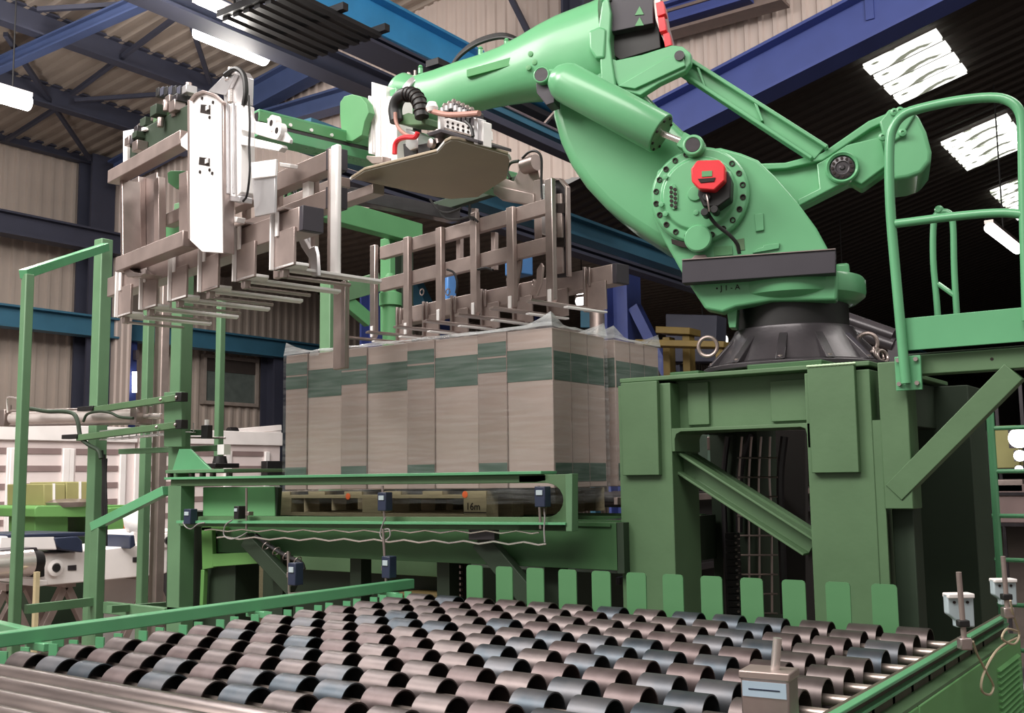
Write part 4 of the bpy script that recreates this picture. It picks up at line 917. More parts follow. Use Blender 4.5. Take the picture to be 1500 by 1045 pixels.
# pneumatic cylinder
t = T('air_cylinder', 'long shiny pneumatic cylinder lying between the left posts', 'cylinder', atY(110, 610, 4.12))
g = G(); g.cyl(atY(20, 613, 4.12), atY(205, 609, 4.12), .048, None, 32); g.to('barrel', mat('polished_barrel', (240, 230, 226), .24, .45), t)
for a in ((14, 613), (207, 609)): c = atY(*a, 4.12); g = G(); g.obox(c, X, Y, Z, .035, .06, .06); g.to('end_block', GALV, t, .006)
for dz in (.05, -.05): g = G(); g.cyl(atY(15, 613, 4.07)+Z*dz, atY(205, 609, 4.07)+Z*dz, .008, None, 8); g.to('tie_rod', GALV, t)
g = G(); g.cyl(atY(210, 610, 4.12), atY(238, 610, 4.12), .018, None, 16); g.to('piston_rod', CHROME, t)
g = G(); g.tube([atY(x, y, 4.0) for x, y in ((45, 599), (70, 603), (90, 603), (107, 606), (114, 618), (118, 640), (130, 652), (144, 660), (148, 672))], .014, 8, 5); g.to('hose', G_DRK, t)
g = G(); g.tube([atY(x, y, 3.98) for x, y in ((122, 618), (128, 607), (145, 603), (162, 605), (175, 611), (195, 613))], .009, 8, 5); g.to('hose', G_DRK, t)
g = G(); g.tube([atY(x, y, 4.05) for x, y in ((11, 605), (10, 585), (14, 582), (26, 584))], .006, 6, 3); g.to('fitting_pipe', CHROME, t)
for a in ((13, 600), (203, 600), (214, 602)): c = atY(*a, 4.08); g = G(); g.cyl(c-Z*.02, c+Z*.03, .018, None, 10); g.to('fitting', GALV, t)
# cables on the short post
for k in range(3):
    g = G(); g.tube([atY(150+k*3, 660+k*6, 4.1), atY(151+k*2, 700, 4.1), atY(150+k*3, 745, 4.1), atY(152+k*2, 800, 4.1)], .007, 6, 4); g.to('post_cable', BLK, None, label=('leftmost', 'middle', 'rightmost')[k]+' of three thin black cables running down the tall left post', cat='cable', group='cables on the tall left post')

# ============================================================ THE GRIPPER
gr = T('clamp_gripper', 'large brushed steel double clamp gripper hanging from the robot wrist', 'gripper', (-3.7, 4.1, 2.5))
GA = R_(-12.5); E1 = V((math.cos(GA), math.sin(GA), 0)); E2 = V((-math.sin(GA), math.cos(GA), 0))
def gq(x, y, s): return hit(x, y, E2*s, E2)
def gu(x, y, s): p = gq(x, y, s); return p.dot(E1), p.z
def gp(u, s, z): return E1*u+E2*s+Z*z
def gslab(name, pts, s, th, m_, par=None, bev=.003, ang=.6): g = G(); g.prism([gq(x, y, s) for x, y in pts], E2*th); return g.to(name, m_, par or gr, bev, ang)
def gbox(name, u0, u1, s0, s1, z0, z1, m_, par=None, bev=.003):
    g = G(); g.obox(gp((u0+u1)/2, (s0+s1)/2, (z0+z1)/2), E1, E2, Z, abs(u1-u0)/2, abs(s1-s0)/2, abs(z1-z0)/2); return g.to(name, m_, par or gr, bev)
def gbeam(name, a, b, s, w_, h, m_, par=None, bev=.004):
    p, q = gq(*a, s), gq(*b, s); z = (p.z+q.z)/2; p.z = q.z = z; g = G(); g.beam(p, q, w_, h); return g.to(name, m_, par or gr, bev)
# left clamp
S1 = 2.15
hs = gslab('clamp_housing', [(277, 146), (284, 137), (297, 132), (313, 137), (325, 149), (327, 371), (296, 369), (278, 352)], S1-.06, .012, GALVW, None, .002, .25)
gslab('housing_side', [(274, 148), (278, 146), (279, 352), (275, 350)], S1-.06, .12, BRN, hs)
gslab('housing_side', [(324, 150), (327, 152), (328, 371), (325, 371)], S1-.06, .05, GALV, hs)
gslab('housing_rim', [(277, 146), (284, 137), (297, 132), (313, 137), (327, 150), (326, 153), (312, 141), (297, 136), (286, 140), (279, 148)], S1-.075, .015, BRN, hs, .001)
for q in (((294, 153), (308, 154), (308, 168), (293, 165)), ((292, 230), (307, 232), (307, 244), (291, 241))):
    gslab('square_hole', q, S1-.0615, .003, HOLE, hs, 0)  # raised dark plate; the shade of the opening is put into its colour
    c = gq(q[1][0]-4, q[1][1]+4, S1-.064); g = G(); g.obox(c, E1, E2, Z, .012, .004, .01); g.to('latch', GALVW, hs)
for x, y in ((296, 144), (307, 172), (307, 249), (293, 252), (311, 254), (312, 150)): c = gq(x, y, S1-.062); g = G(); g.cyl(c-E2*.003, c+E2*.004, .0075, None, 10); g.to('screw', HOLE, hs)
gslab('actuator', [(331, 152), (352, 152), (353, 282), (346, 290), (334, 288), (331, 270)], S1-.03, .07, GALVW, None, .006)
for x in (333, 342): g = G(); g.cyl(gq(x, 152, S1-.04), gq(x+1, 284, S1-.04), .008, None, 8); g.to('actuator_groove', ALU, gr)
gslab('actuator_cap', [(326, 118), (334, 106), (352, 104), (357, 112), (356, 152), (328, 152)], S1+.0, .05, ALU)
gslab('actuator_cap', [(329, 286), (352, 287), (351, 296), (330, 294)], S1-.03, .06, ALU)
g = G(); g.cyl(gq(339, 292, S1), gq(340, 322, S1), .015, None, 14); g.to('rod', CHROME, gr)
g = G(); g.cyl(gq(339, 100, S1), gq(339, 150, S1), .018, None, 14); g.lathe(gq(339, 118, S1), Z, [(.03, 0), (.03, .03)], 16); g.to('rod', CHROME, gr)
gslab('rod_foot', [(333, 316), (348, 318), (346, 326), (334, 324)], S1-.01, .04, GALVW)
gslab('top_strut', [(304, 134), (326, 112), (345, 108), (330, 140)], S1-.02, .02, ALU)
g = G(); g.tube([gq(x, y, S1-.03) for x, y in ((330, 110), (345, 101), (357, 110), (360, 135), (357, 155))], .012, 8, 4); g.to('cable', BLK, gr)
g = G(); g.tube([gq(x, y, S1-.05) for x, y in ((364, 140), (366, 180), (365, 215), (366, 250), (362, 285), (356, 295))], .005, 6, 4); g.to('cable', BLK, gr)
gslab('side_bracket', [(352, 150), (362, 156), (371, 177), (398, 182), (416, 192), (425, 204), (424, 210), (396, 203), (353, 190)], S1-.03, .015, GALVW)
gslab('side_bracket', [(352, 198), (411, 212), (413, 216), (408, 222), (352, 212)], S1-.03, .03, GALVW)
for x, y in ((400, 181), (408, 192)): c = gq(x, y, S1-.04); g = G(); g.lathe(c, -E2, [(.034, -.02), (.034, .008), (.014, .009), (.013, .004)], 20); g.to('lug', GALVW, gr); g = G(); g.cyl(c-E2*.01, c, .012, None, 12); g.to('lug_hole', HOLE, gr)
gbeam('top_arm', (167, 258), (274, 206), S1, .07, .07, BRN)
gslab('arm_clip', [(264, 204), (275, 193), (276, 222), (265, 214)], S1-.05, .03, GALVW)
gbeam('bottom_arm', (180, 390), (280, 350), S1-.03, .08, .075, BRN)
gslab('arm_seat', [(177, 392), (186, 406), (205, 406), (210, 401), (196, 399), (184, 389)], S1-.05, .1, GALV)
gslab('left_channel', [(175, 262), (179, 262), (180, 385), (184, 392), (177, 390)], S1+.0, .1, GALV)
gslab('left_channel', [(180, 270), (187, 270), (188, 360), (195, 380), (183, 384)], S1+.08, .02, ALU)
for a, b, m_ in ((190, 203, GALV), (225, 232, GALV)): gslab('guide_column', [(a, 265), (b, 258), (b+1, 382), (a+1, 385)], S1+.12, .04, m_)
gslab('guide_plate', [(204, 262), (230, 252), (230, 372), (222, 398), (205, 396)], S1+.16, .01, GALV)
gslab('guide_plate', [(262, 255), (274, 250), (275, 340), (262, 340)], S1+.2, .02, BRN)
gslab('green_pad', [(245, 253), (250, 250), (268, 250), (270, 270), (258, 277), (246, 268)], S1+.35, .03, G_BRT)
gslab('green_pad', [(238, 342), (240, 334), (262, 318), (264, 340), (240, 353)], S1+.35, .03, G_BRT)
gbeam('cross_bar', (248, 325), (275, 312), S1+.25, .06, .07, BRN)
# valve cluster and chain, top left
vc = T('valve_block', 'cluster of silver valves and green blocks on the left clamp top arm', 'valve block', gp(-4.9, S1+.15, 2.95))
rv = random.Random(5)
for k in range(34):
    t_ = rv.random(); x = 190+90*t_; y = 232-78*t_-rv.uniform(0, 52)*(.4+.6*t_)
    c = gq(x, y, S1+rv.uniform(.08, .22)); m_ = rv.choice([G_STD, GALV, GALV, DGREY, G_DRK, ALU])
    g = G()
    if k % 3 == 0: g.cyl(c-Z*.02, c+Z*.03, .017, None, 10)
    else: g.obox(c, E1, E2, Z, rv.uniform(.018, .04), .03, rv.uniform(.015, .035))
    g.to('valve_piece', m_, vc, .003)
gs = G(); gs.prism([gq(x, y, S1+.12) for x, y in ((181, 205), (205, 190), (280, 150), (280, 195), (182, 243))], E2*.05); gs.to('valve_base', G_DRK, vc, .006)
g = G(); q = [gq(x, y, S1+.1) for x, y in ((180, 240), (180, 202), (180, 192), (212, 186), (213, 190), (186, 200), (186, 240))]; g.prism(q, E2*.02); g.to('white_cover', GALVW, vc, .003)
ch = T('energy_chain', 'dark energy chain arched over the valves on the left clamp', 'cable chain', gp(-4.9, S1+.3, 3.2))
for k in range(8): c = gq(243+k*6.2, 138-2.2*math.sin(k*.4)+.0*k, S1+.25); g = G(); g.obox(c, E1, E2, Z, .022, .05, .024); g.to('chain_link', NAVY if k % 2 else BLK, ch, .003)
# fork bar and forks
def fork_bar(nm, a, b, s, h, capw, label_par=None):
    p, q = gq(*a, s), gq(*b, s); z = (p.z+q.z)/2; u0, u1 = p.dot(E1), q.dot(E1)
    gbox(nm, u0, u1, s, s+.1, z-h/2, z+h/2, BRN, None, .004)
    gbox('bar_end_cap', u1, u1+.03, s, s+.1, z-h/2, z+h/2, BAND, None, .003)
    return u0, u1, z
SF1 = 2.22
u0, u1, zk = fork_bar('fork_bar', (157, 416), (438, 328), SF1, .105, .03)
FK = [(170, 466), (206, 452), (248, 441), (292, 428), (343, 414), (398, 398)]
fu = [gu(x, y, SF1-.02) for x, y in FK]
zfork = sum(z for _, z in fu)/6
for (u, _) in fu:
    ff = gbox('fork_plate', u, u+.165, SF1-.012, SF1, zfork+.0, zk-.03, BRN, None, .002)
    gbox('fork_edge', u-.006, u+.006, SF1-.03, SF1-.012, zfork, zk+.06, GALVW, ff, .002)
    gbox('fork_edge', u-.02, u-.012, SF1-.02, SF1-.008, zfork, zk+.06, HOLE, ff, .001)
    gbox('clamp_lip', u+.02, u+.045, SF1-.02, SF1-.012, zk-.05, zk+.055, GALVW, ff, .002)
    gbox('clamp_cap', u-.01, u+.10, SF1-.02, SF1+.1, zk+.054, zk+.064, GALV, ff, .002)
    g = G(); g.prism([gp(u, SF1-.012, zfork), gp(u+.165, SF1-.012, zfork), gp(u+.165, SF1+.06, zfork), gp(u+.075, SF1+.1, zfork), gp(u+.06, SF1+.5, zfork), gp(u, SF1+.52, zfork)], Z*.014); g.to('fork_tine', GALVW, ff, .003)
    g = G(); g.prism([gp(u+.03, SF1+.02, zfork-.035), gp(u+.07, SF1+.02, zfork-.035), gp(u+.07, SF1+.33, zfork-.035), gp(u+.03, SF1+.35, zfork-.035)], Z*.01); g.to('lower_tine', GALV, ff, .002)
    gbox('tine_link', u+.03, u+.06, SF1+.0, SF1+.03, zfork-.035, zfork+.0, GALV, ff, .002)
# ladder of the left clamp
SL1 = 2.55
def ladder(s, ux, rails, tube_w, zt, zb, m_, ends=False):
    us = ux
    for i, u in enumerate(us):
        gbox('ladder_upright', u-tube_w/2, u+tube_w/2, s-.03, s, zb if isinstance(zb, float) else zb[i], zt[i] if isinstance(zt, (list, tuple)) else zt, m_, None, .008)
    for (ua_, ub_, z, h) in rails: gbox('ladder_rail', ua_, ub_, s, s+.05, z-h/2, z+h/2, BRN, None, .004)
ur, zr1 = gu(499, 232, SL1); _, zr2 = gu(497, 289, SL1); _, ztop = gu(500, 216, SL1); _, zbot = gu(505, 405, SL1)
ul = gu(447, 280, SL1)[0]; sp = ur-ul
gbox('ladder_upright', ur-.01, ur+.045, SL1-.05, SL1-.02, zbot, ztop, GALVW, None, .01)
gbox('ladder_upright', ur-.03, ur-.01, SL1-.05, SL1-.0, zbot, ztop-.01, BRN, None, .004)
gslab('ladder_upright', [(443, 258), (452, 255), (452, 294), (443, 297)], SL1, .03, GALVW)
for k in range(1, 5): gbox('ladder_upright', ur-.02-sp*k*1.1, ur+.03-sp*k*1.1, SL1+.05, SL1+.08, zbot+.1, ztop-.05, BRN, None, .006)
for z, a in ((zr1, 0), (zr2, 0)):
    gbox('ladder_rail', ur-1.35, ur-.06, SL1-.03, SL1+.04, z-.045, z+.045, BRN); gbox('rail_end_cap', ur-.06, ur-.01, SL1-.04, SL1+.045, z-.05, z+.05, BAND)
gslab('hanger_plate', [(367, 243), (403, 237), (402, 312), (373, 318)], S1+.0, .012, ALU)
gslab('hanger_plate_top', [(367, 238), (404, 233), (403, 258), (369, 262)], S1-.01, .012, GALVW)
gslab('hook_finger', [(434, 344), (441, 343), (446, 352), (453, 364), (460, 360), (463, 372), (465, 404), (456, 405), (453, 380), (441, 362)], SF1+.15, .02, ALU)
gslab('hook_plate', [(436, 338), (452, 337), (453, 362), (441, 350)], SF1+.18, .01, ALU)
gbox('rear_guard', gu(488, 440, 3.0)[0], gu(505, 440, 3.0)[0], 3.0, 3.03, gu(500, 512, 3.0)[1]-.1, gu(500, 414, 3.0)[1], BRN, None, .004)
gbox('rear_guard_edge', gu(504, 440, 3.0)[0], gu(510, 440, 3.0)[0], 2.98, 3.0, gu(500, 512, 3.0)[1]-.1, gu(500, 414, 3.0)[1], GALV, None, .003)
# black cables behind the left ladder
for k in range(4):
    g = G(); g.tube([gq(x+k*5, y, S1+.7) for x, y in ((418, 272), (414, 285), (413, 305), (420, 320))] if k < 2 else [gq(x+k*4, y, S1+.7) for x, y in ((418, 272), (424, 285), (432, 297), (438, 302))], .007, 6, 4); g.to('cable', BLK, gr)
gslab('green_pad', [(402, 285), (415, 272), (436, 275), (430, 300), (402, 296)], S1+.8, .02, G_BRT)
gslab('white_fitting', [(409, 238), (426, 240), (425, 246), (410, 244)], S1+.3, .04, GALVW)
# main rails along E2
zr_ = 3.33; um = -4.55
mr = None
for z, h, m_, w_, du in ((zr_+.06, .012, G_RAIL, .12, 0), (zr_+.02, .07, DGREY, .05, .03), (zr_-.04, .05, G_RAIL, .12, 0), (zr_+.03, .05, G_BRT, .02, .05)):
    g = G(); g.beam(gp(um+du, S1+.3, z), gp(um+du, 4.3, z), w_, h); g.to('slide_rail', m_, gr, .002)
g = G(); g.beam(gp(um-.45, S1+.3, 3.22), gp(um-.45, 4.1, 3.22), .08, .08); g.to('slide_beam', DGREY, gr, .004)

for k in range(5): c = gp(um+.06, S1+.35+k*.12, zr_+.02); g = G(); g.cyl(c, c+E1*.008, .009, None, 8); g.to('rail_screw', GALVW, gr)
for s in (2.75, 2.95):
    g = G(); g.beam(gp(-5.0, s, 3.02), gp(-4.2, s, 3.02), .07, .05); g.to('cross_beam', BRN if s != 3.35 else G_STD, gr, .004)
# bottom tray plate
zt__ = 3.08
pl_ = [(514, 262), (534, 249), (640, 222), (652, 208), (660, 204), (672, 205), (744, 226), (747, 233), (742, 262), (700, 289), (660, 292), (640, 289), (560, 272)]
g = G(); g.prism([atZ(x, y, zt__) for x, y in pl_], Z*.014)
g.to('tray_plate', mat('tray_plate_steel', (160, 146, 126), .5, .3, .08, 3), gr, .003)
g = G(); g.tube([atZ(x, y, zt__+.007) for x, y in pl_[:8]], .0085, 6); g.to('tray_lit_edge', GALVW, gr)  # white tube added along the plate to paint its lit front edge
g = G(); g.tube([gq(x, y, 2.93) for x, y in ((581, 178), (579, 160), (584, 145), (595, 138), (607, 140), (615, 152), (618, 172))], .034, 14, 5); hl = g.to('hose_loop', BLK, gr)
cc = cr([gq(x, y, 2.93) for x, y in ((595, 138), (607, 140), (615, 152), (618, 172))], 5)
g = G()
for i in range(1, 14, 2): g.ring(cc[i], cc[i+1]-cc[i], .035, .004, 16, 6)
g.to('hose_rib', HOLE, hl)
# servo column with cooling fins (white) and green disc
gslab('green_disc', [(498, 150), (504, 141), (515, 138), (528, 141), (537, 152), (540, 165), (534, 178), (530, 198), (516, 207), (505, 206), (500, 192), (498, 170)], 2.95, .04, G_BRT, None, .003)
for k, (x0_, x1_, yt_, yb_) in enumerate(((539, 544, 140, 226), (544, 548, 120, 224), (549, 556, 136, 230), (556, 560, 137, 232), (560, 565, 125, 234), (565, 572, 140, 236), (572, 581, 141, 236))):
    gslab('cooling_fin', [(x0_, yt_), (x1_, yt_+1), (x1_+.5, yb_), (x0_+.5, yb_-1)], 3.0+.012*(k % 2), .1, GALVW)
gslab('fin_seat', [(537, 228), (560, 229), (560, 239), (545, 240), (536, 232)], 2.95, .15, BRN)
gslab('green_block', [(570, 132), (580, 127), (582, 160), (572, 160)], 3.02, .1, G_ROB, None, .006)
gslab('grey_green_block', [(584, 170), (597, 165), (622, 172), (622, 183), (600, 184), (584, 182)], 2.95, .12, G_STD, None, .006)
# pneumatics on the wrist
pn = T('valve_manifold', 'white valve manifold with dark solenoids in front of the robot wrist', 'manifold', gp(-3.75, 3.0, 3.2))
def pslab(name, pts, s, th, m_, bev=.003): g = G(); g.prism([gq(x, y, s) for x, y in pts], E2*th); return g.to(name, m_, pn, bev)
pslab('manifold_plate', [(624, 195), (646, 188), (700, 205), (700, 210), (646, 194), (628, 200)], 2.92, .2, DGREY)
wb = pslab('white_block', [(645, 174), (657, 173), (697, 186), (698, 200), (650, 187), (645, 186)], 2.95, .1, GALVW)
for k in range(6):
    for j in range(2): c = gq(656+k*7.5, 179+k*2.1+j*6, 2.948); g = G(); g.cyl(c-E2*.004, c+E2*.001, .006, None, 8); g.to('port', HOLE, wb)
for k in range(7):
    x = 650+k*6.5; yb_ = 176+k*1.6; yt_ = 150+abs(k-2)*3
    p = pslab('solenoid', [(x, yt_), (x+5, yt_+1), (x+5, yb_), (x, yb_-1)], 2.98, .06, BLK if k % 2 else DGREY)
    c = gq(x+2, yt_-2, 3.0); g = G(); g.lathe(c-Z*.02, Z, [(.012, 0), (.015, .015), (.008, .028)], 10); g.to('fitting', GALV, pn)
    c = gq(x-2, yt_+6, 2.97); g = G(); g.cyl(c-Z*.012, c+Z*.012, .012, None, 8); g.to('fitting', ALU, pn)
pslab('upright', [(641, 169), (645, 169), (645, 190), (641, 189)], 2.93, .03, GALVW); pslab('upright', [(694, 172), (700, 173), (700, 212), (694, 211)], 2.93, .05, ALU); pslab('upright', [(702, 176), (708, 178), (708, 214), (702, 213)], 2.95, .05, GALVW)
g = G(); g.tube([gq(x, y, 2.9) for x, y in ((627, 160), (640, 165), (655, 168), (675, 168), (702, 166))], .013, 10, 5); g.to('hose', HOSE, pn)
g = G(); c = gq(633, 158, 2.9); g.lathe(c-Z*.02, Z, [(.022, 0), (.03, .02), (.02, .045)], 12); g.to('hose_fitting', GALVW, pn)
g = G(); g.tube([gq(x, y, 2.9) for x, y in ((579, 165), (580, 178), (585, 189), (594, 197), (602, 200))], .009, 8, 4); g.to('hose', HOSE, pn)
g = G(); g.tube([gq(x, y, 2.88) for x, y in ((578, 226), (579, 212), (585, 204), (596, 201), (608, 201), (612, 194))], .012, 8, 4); g.to('red_hose', RED, pn)
g = G(); g.tube([gq(x, y, 2.9) for x, y in ((682, 178), (690, 186), (693, 200))], .008, 8, 4); g.to('cable', BLK, pn)
pslab('base_box', [(594, 188), (612, 196), (612, 216), (600, 220), (594, 214)], 2.95, .12, ALU); pslab('base_box', [(612, 212), (630, 208), (630, 226), (612, 229)], 2.93, .12, BLK); pslab('base_box', [(590, 210), (610, 210), (611, 230), (592, 234)], 2.97, .1, DGREY)
c = gq(635, 211, 2.93); g = G(); g.lathe(c, -E2, [(.022, 0), (.022, .02), (.008, .025)], 14); g.to('regulator', GALV, pn)
g = G(); g.cyl(gq(645, 192, 3.0), gq(646, 212, 3.0), .03, None, 16); g.to('pillar', GALV, pn)

# middle clamp
S2 = 4.1; SM = 3.8
um0, um1, zm = fork_bar('fork_bar', (583, 462), (897, 404), S2, .105, .03)
for (u, _) in [(um0+.02+(um1-.2-um0)*k/6, 0) for k in range(7)]:
    ff = gbox('fork_plate', u, u+.14, S2-.012, S2, zfork-.0, zm-.03, BRN, None, .002)
    gbox('fork_edge', u-.008, u+.008, S2-.03, S2-.012, zfork, zm+.06, GALV, ff, .002)
    gbox('clamp_lip', u+.02, u+.035, S2-.02, S2-.012, zm-.05, zm+.055, GALV, ff, .002)
    g = G(); g.prism([gp(u+.02, S2, zfork), gp(u+.08, S2, zfork), gp(u+.08, S2-.5, zfork), gp(u+.02, S2-.48, zfork)], Z*.012); g.to('fork_tine', GALV, ff, .002)
    g = G(); g.prism([gp(u+.11, S2, zfork-.02), gp(u+.14, S2, zfork-.02), gp(u+.14, S2-.3, zfork-.02), gp(u+.11, S2-.3, zfork-.02)], Z*.01); g.to('lower_tine', GALVW, ff, .002)
ux = [(551, 360, 496), (600, 348, 492), (648, 334, 473), (699, 312, 464), (753, 304, 455), (811, 262, 446)]
for x, yt_, yb_ in ux:
    p, q = gq(x, yt_, SM), gq(x, yb_, SM); u = gq(x, 400, SM).dot(E1)
    g = G(); w2 = .028; g.prism([gp(u-w2, SM-.03, p.z), gp(u+w2, SM-.03, p.z), gp(u+w2, SM-.03, q.z+.02), gp(u+w2*.5, SM-.03, q.z), gp(u-w2*.5, SM-.03, q.z), gp(u-w2, SM-.03, q.z+.02)], E2*.03); o = g.to('ladder_upright', GALV if x in (551, 811) else BRN, gr, .005)
    c = gp(u, SM-.033, q.z+.04); g = G(); g.obox(c, E1, E2, Z, .013, .004, .035); g.to('wear_tip', GALVW, o, .003)
for a, b in (((556, 369), (804, 303)), ((556, 414), (806, 361))):
    z = (gq(*a, SM).z+gq(*b, SM).z)/2; gbox('ladder_rail', gu(*a, SM)[0], gu(*b, SM)[0], SM, SM+.04, z-.04, z+.04, BRN, None, .003)
for x in (795, 828): pass
gslab('mid_housing', [(803, 262), (820, 262), (829, 274), (831, 406), (803, 408)], S2-.1, .015, DGREY)
gslab('housing_rim', [(805, 261), (820, 261), (830, 273), (832, 405), (829, 405), (827, 276), (818, 264), (806, 264)], S2-.13, .03, GALV)
gslab('housing_column', [(781, 265), (792, 262), (794, 360), (783, 362)], S2-.15, .05, BRN); gslab('housing_column', [(806, 285), (822, 283), (824, 400), (808, 402)], S2-.12, .02, BRN)
for y in (300, 350): gslab('housing_window', [(815, y-2), (826, y-2), (826, y+12), (815, y+12)], S2-.122, .01, HOLE, None, 0)
g = G()
gslab('cylinder_body', [(792, 268), (804, 270), (805, 346), (793, 344)], S2-.18, .06, ALU, None, .008)
gslab('mid_bracket', [(722, 272), (735, 260), (752, 266), (768, 232), (784, 230), (790, 260), (782, 284), (722, 274)], S2-.12, .02, BRN)
gslab('mid_bracket', [(722, 270), (782, 283), (782, 302), (735, 294), (722, 284)], S2-.16, .06, BRN, None, .008)
g = G(); g.cyl(gq(768, 244, S2-.15), gq(786, 238, S2-.15), .045, None, 16); g.to('motor_stub', BRN, gr)
g = G(); g.tube([gq(x, y, S2-.18) for x, y in ((765, 232), (775, 223), (786, 222), (793, 232), (793, 262), (794, 290), (798, 302))], .007, 8, 5); g.to('cable', BLK, gr)
g = G(); g.tube([gq(x, y, S2-.16) for x, y in ((748, 262), (743, 252), (745, 243), (750, 238), (760, 236))], .009, 8, 4); g.to('cable', G_DRK, gr)
for x, y0_, y1_ in ((690, 305, 395), (668, 330, 400), (719, 340, 395)): gslab('rear_upright', [(x, y0_), (x+6, y0_), (x+6, y1_), (x, y1_)], S2+.05, .03, BRN)
for a, b in (((640, 345), (800, 305)), ((700, 330), (790, 310)), ((635, 300), (780, 268))): gbeam('rear_rail', a, b, S2+.0, .05, .07, BRN if a[0] != 635 else G_DRK)
for (x, y) in ((618, 428), (656, 428), (783, 415)): g = G(); g.ring(gq(x, y, S2-.05), E2, .02, .004, 14, 6); g.to('ring', GALV, gr)
gslab('hook_finger', [(741, 408), (748, 404), (752, 380), (760, 366), (764, 370), (762, 395), (756, 420), (752, 440), (744, 440)], S2-.25, .015, GALV)
gslab('hook_finger', [(776, 432), (785, 415), (786, 395), (792, 385), (795, 390), (793, 415), (786, 434)], S2-.25, .015, BRN)
for pts in (((640, 300), (650, 318), (668, 322), (690, 318), (700, 325)), ((688, 300), (688, 318), (694, 322)), ((655, 395), (665, 400), (670, 415), (668, 430)), ((700, 395), (712, 393), (722, 396)), ((630, 292), (640, 306), (655, 312), (676, 305))):
    g = G(); g.tube([gq(x, y, S2-.35) for x, y in pts], .007, 6, 4); g.to('cable', BLK, gr)
g = G(); p = gq(760, 385, S2+.6); g.obox(p, E1, E2, Z, .065, .07, .09); g.to('blue_actuator', mat('blue_box_paint', (66, 118, 176), .4), gr, .01)
p = gq(658, 422, S2+.6); g = G(); g.obox(p, E1, E2, Z, .035, .04, .1); g.to('blue_actuator', mat('blue_tube_paint', (70, 120, 180), .4), gr, .01)

# ============================================================ GREEN PORTAL BEHIND THE CLAMP
pt = T('portal_frame', 'green portal frame behind the clamp gripper', 'frame', (-6.5, 6.5, 0))
PX_ = -6.2
p, q = atX(500, 318, PX_), atX(612, 340, PX_); z = (p.z+q.z)/2
g = G(); g.beam(V((PX_, p.y-.6, z)), V((PX_, q.y, z)), .12, .19); g.to('top_beam', G_BRT, pt, .006)
for x, w_, m_, yt in ((568, .07, G_BRT, 350), (590, .16, G_DRK, 360), (486, .16, G_POST, 414)):
    c = atX(x, 420, PX_-.1); g = G(); g.box(c.x-.06, c.x+.06, c.y-w_/2, c.y+w_/2, 0 if x != 568 else 2.9, atX(x, yt, PX_-.1).z); g.to('post', m_, pt, .006)
p, q = atX(502, 428, PX_), atX(552, 414, PX_); g = G(); g.beam(p, q, .1, .16); g.to('cross_arm', G_POST, pt, .004)
p, q = atX(505, 440, PX_), atX(540, 470, PX_); g = G(); g.beam(p, q, .06, .12); g.to('diagonal', G_BRT, pt, .004)
p = atX(572, 440, PX_); g = G(); g.cyl(V((p.x, p.y, 1.5)), p, .07, None, 16); g.lathe(p, Z, [(.1, -.05), (.1, .06), (.05, .08), (.05, .2), (.03, .24)], 16); g.to('lift_cylinder', G_BRT, pt)

# ============================================================ LEFT BACKGROUND: TRAILERS AND MACHINES
XT = -13.5
def trailer(label, xa, xb, doors, cat='trailer'):
    ya, yb = atX(xa, 700, XT).y, atX(xb, 700, XT).y; zt2 = atX(50, 624, XT).z; zb2 = .55
    t = T('trailer_side', label, cat, (XT-.6, (ya+yb)/2, 0))
    g = G(); g.box(XT-1.2, XT, ya, yb, zb2, zt2); g.to('body', WHITEP, t, .01)
    g = G(); g.box(XT, XT+.06, ya, yb, zt2-.2, zt2+.02); g.to('top_rail', WHITE, t, .01)
    for (da, db) in doors:
        a, b = atX(da, 700, XT).y, atX(db, 700, XT).y
        for k in range(6):
            z = zt2-.3-k*.235; 
            if z < zb2: break
            g = G(); g.box(XT, XT+.012, a, b, z-.08, z); g.to('slot_strip', STRIPE, t, 0, ang=0)
        for e, th in ((a-.06, .04), (b+.09, .047)): g = G(); g.box(XT, XT+th, e-.08, e+.02, zb2, zt2-.3); g.to('door_post', WHITE, t, .01)
    for y_ in (ya+.35, yb-.35):
        g = G(); g.cyl((XT-.3, y_, .27), (XT-.02, y_, .27), .27, None, 24); g.to('wheel', BLK, t)
    return t
trailer('white ribbed trailer side with brown slot strips at far left', -120, 197, [(-100, 10), (22, 88), (110, 172)])
trailer('white trailer side with brown strips behind the slim post', 202, 262, [(207, 250)])
trailer('grey white container side between the slim post and the wrapped stack', 272, 410, [(278, 326), (340, 385)], 'container')
c = atX(396, 690, XT+.1); g = G(); g.box(XT+.05, XT+.2, c.y-.16, c.y+.22, c.z-.16, c.z+.16); g.to('black_hatch', BLK, None, .01, label='black open box hatch on the container beside the wrapped stack', cat='hatch')
t = T('lifting_bar', 'white bar with black tip lying on the grey white container', 'bar', atX(380, 632, XT+.2))
g = G(); g.beam(atX(342, 633, XT-.15), atX(410, 627, XT-.15), .1, .1); g.to('bar', WHITE, t, .01); g = G(); p = atX(342, 633, XT-.15); g.lathe(p, Y, [(.075, -.1), (.08, .05)], 14); g.to('tip', BLK, t)
g = G(); g.beam(atX(360, 638, XT-.15), atX(410, 632, XT-.15), .08, .08); g.to('second_bar', WHITE, t, .01)
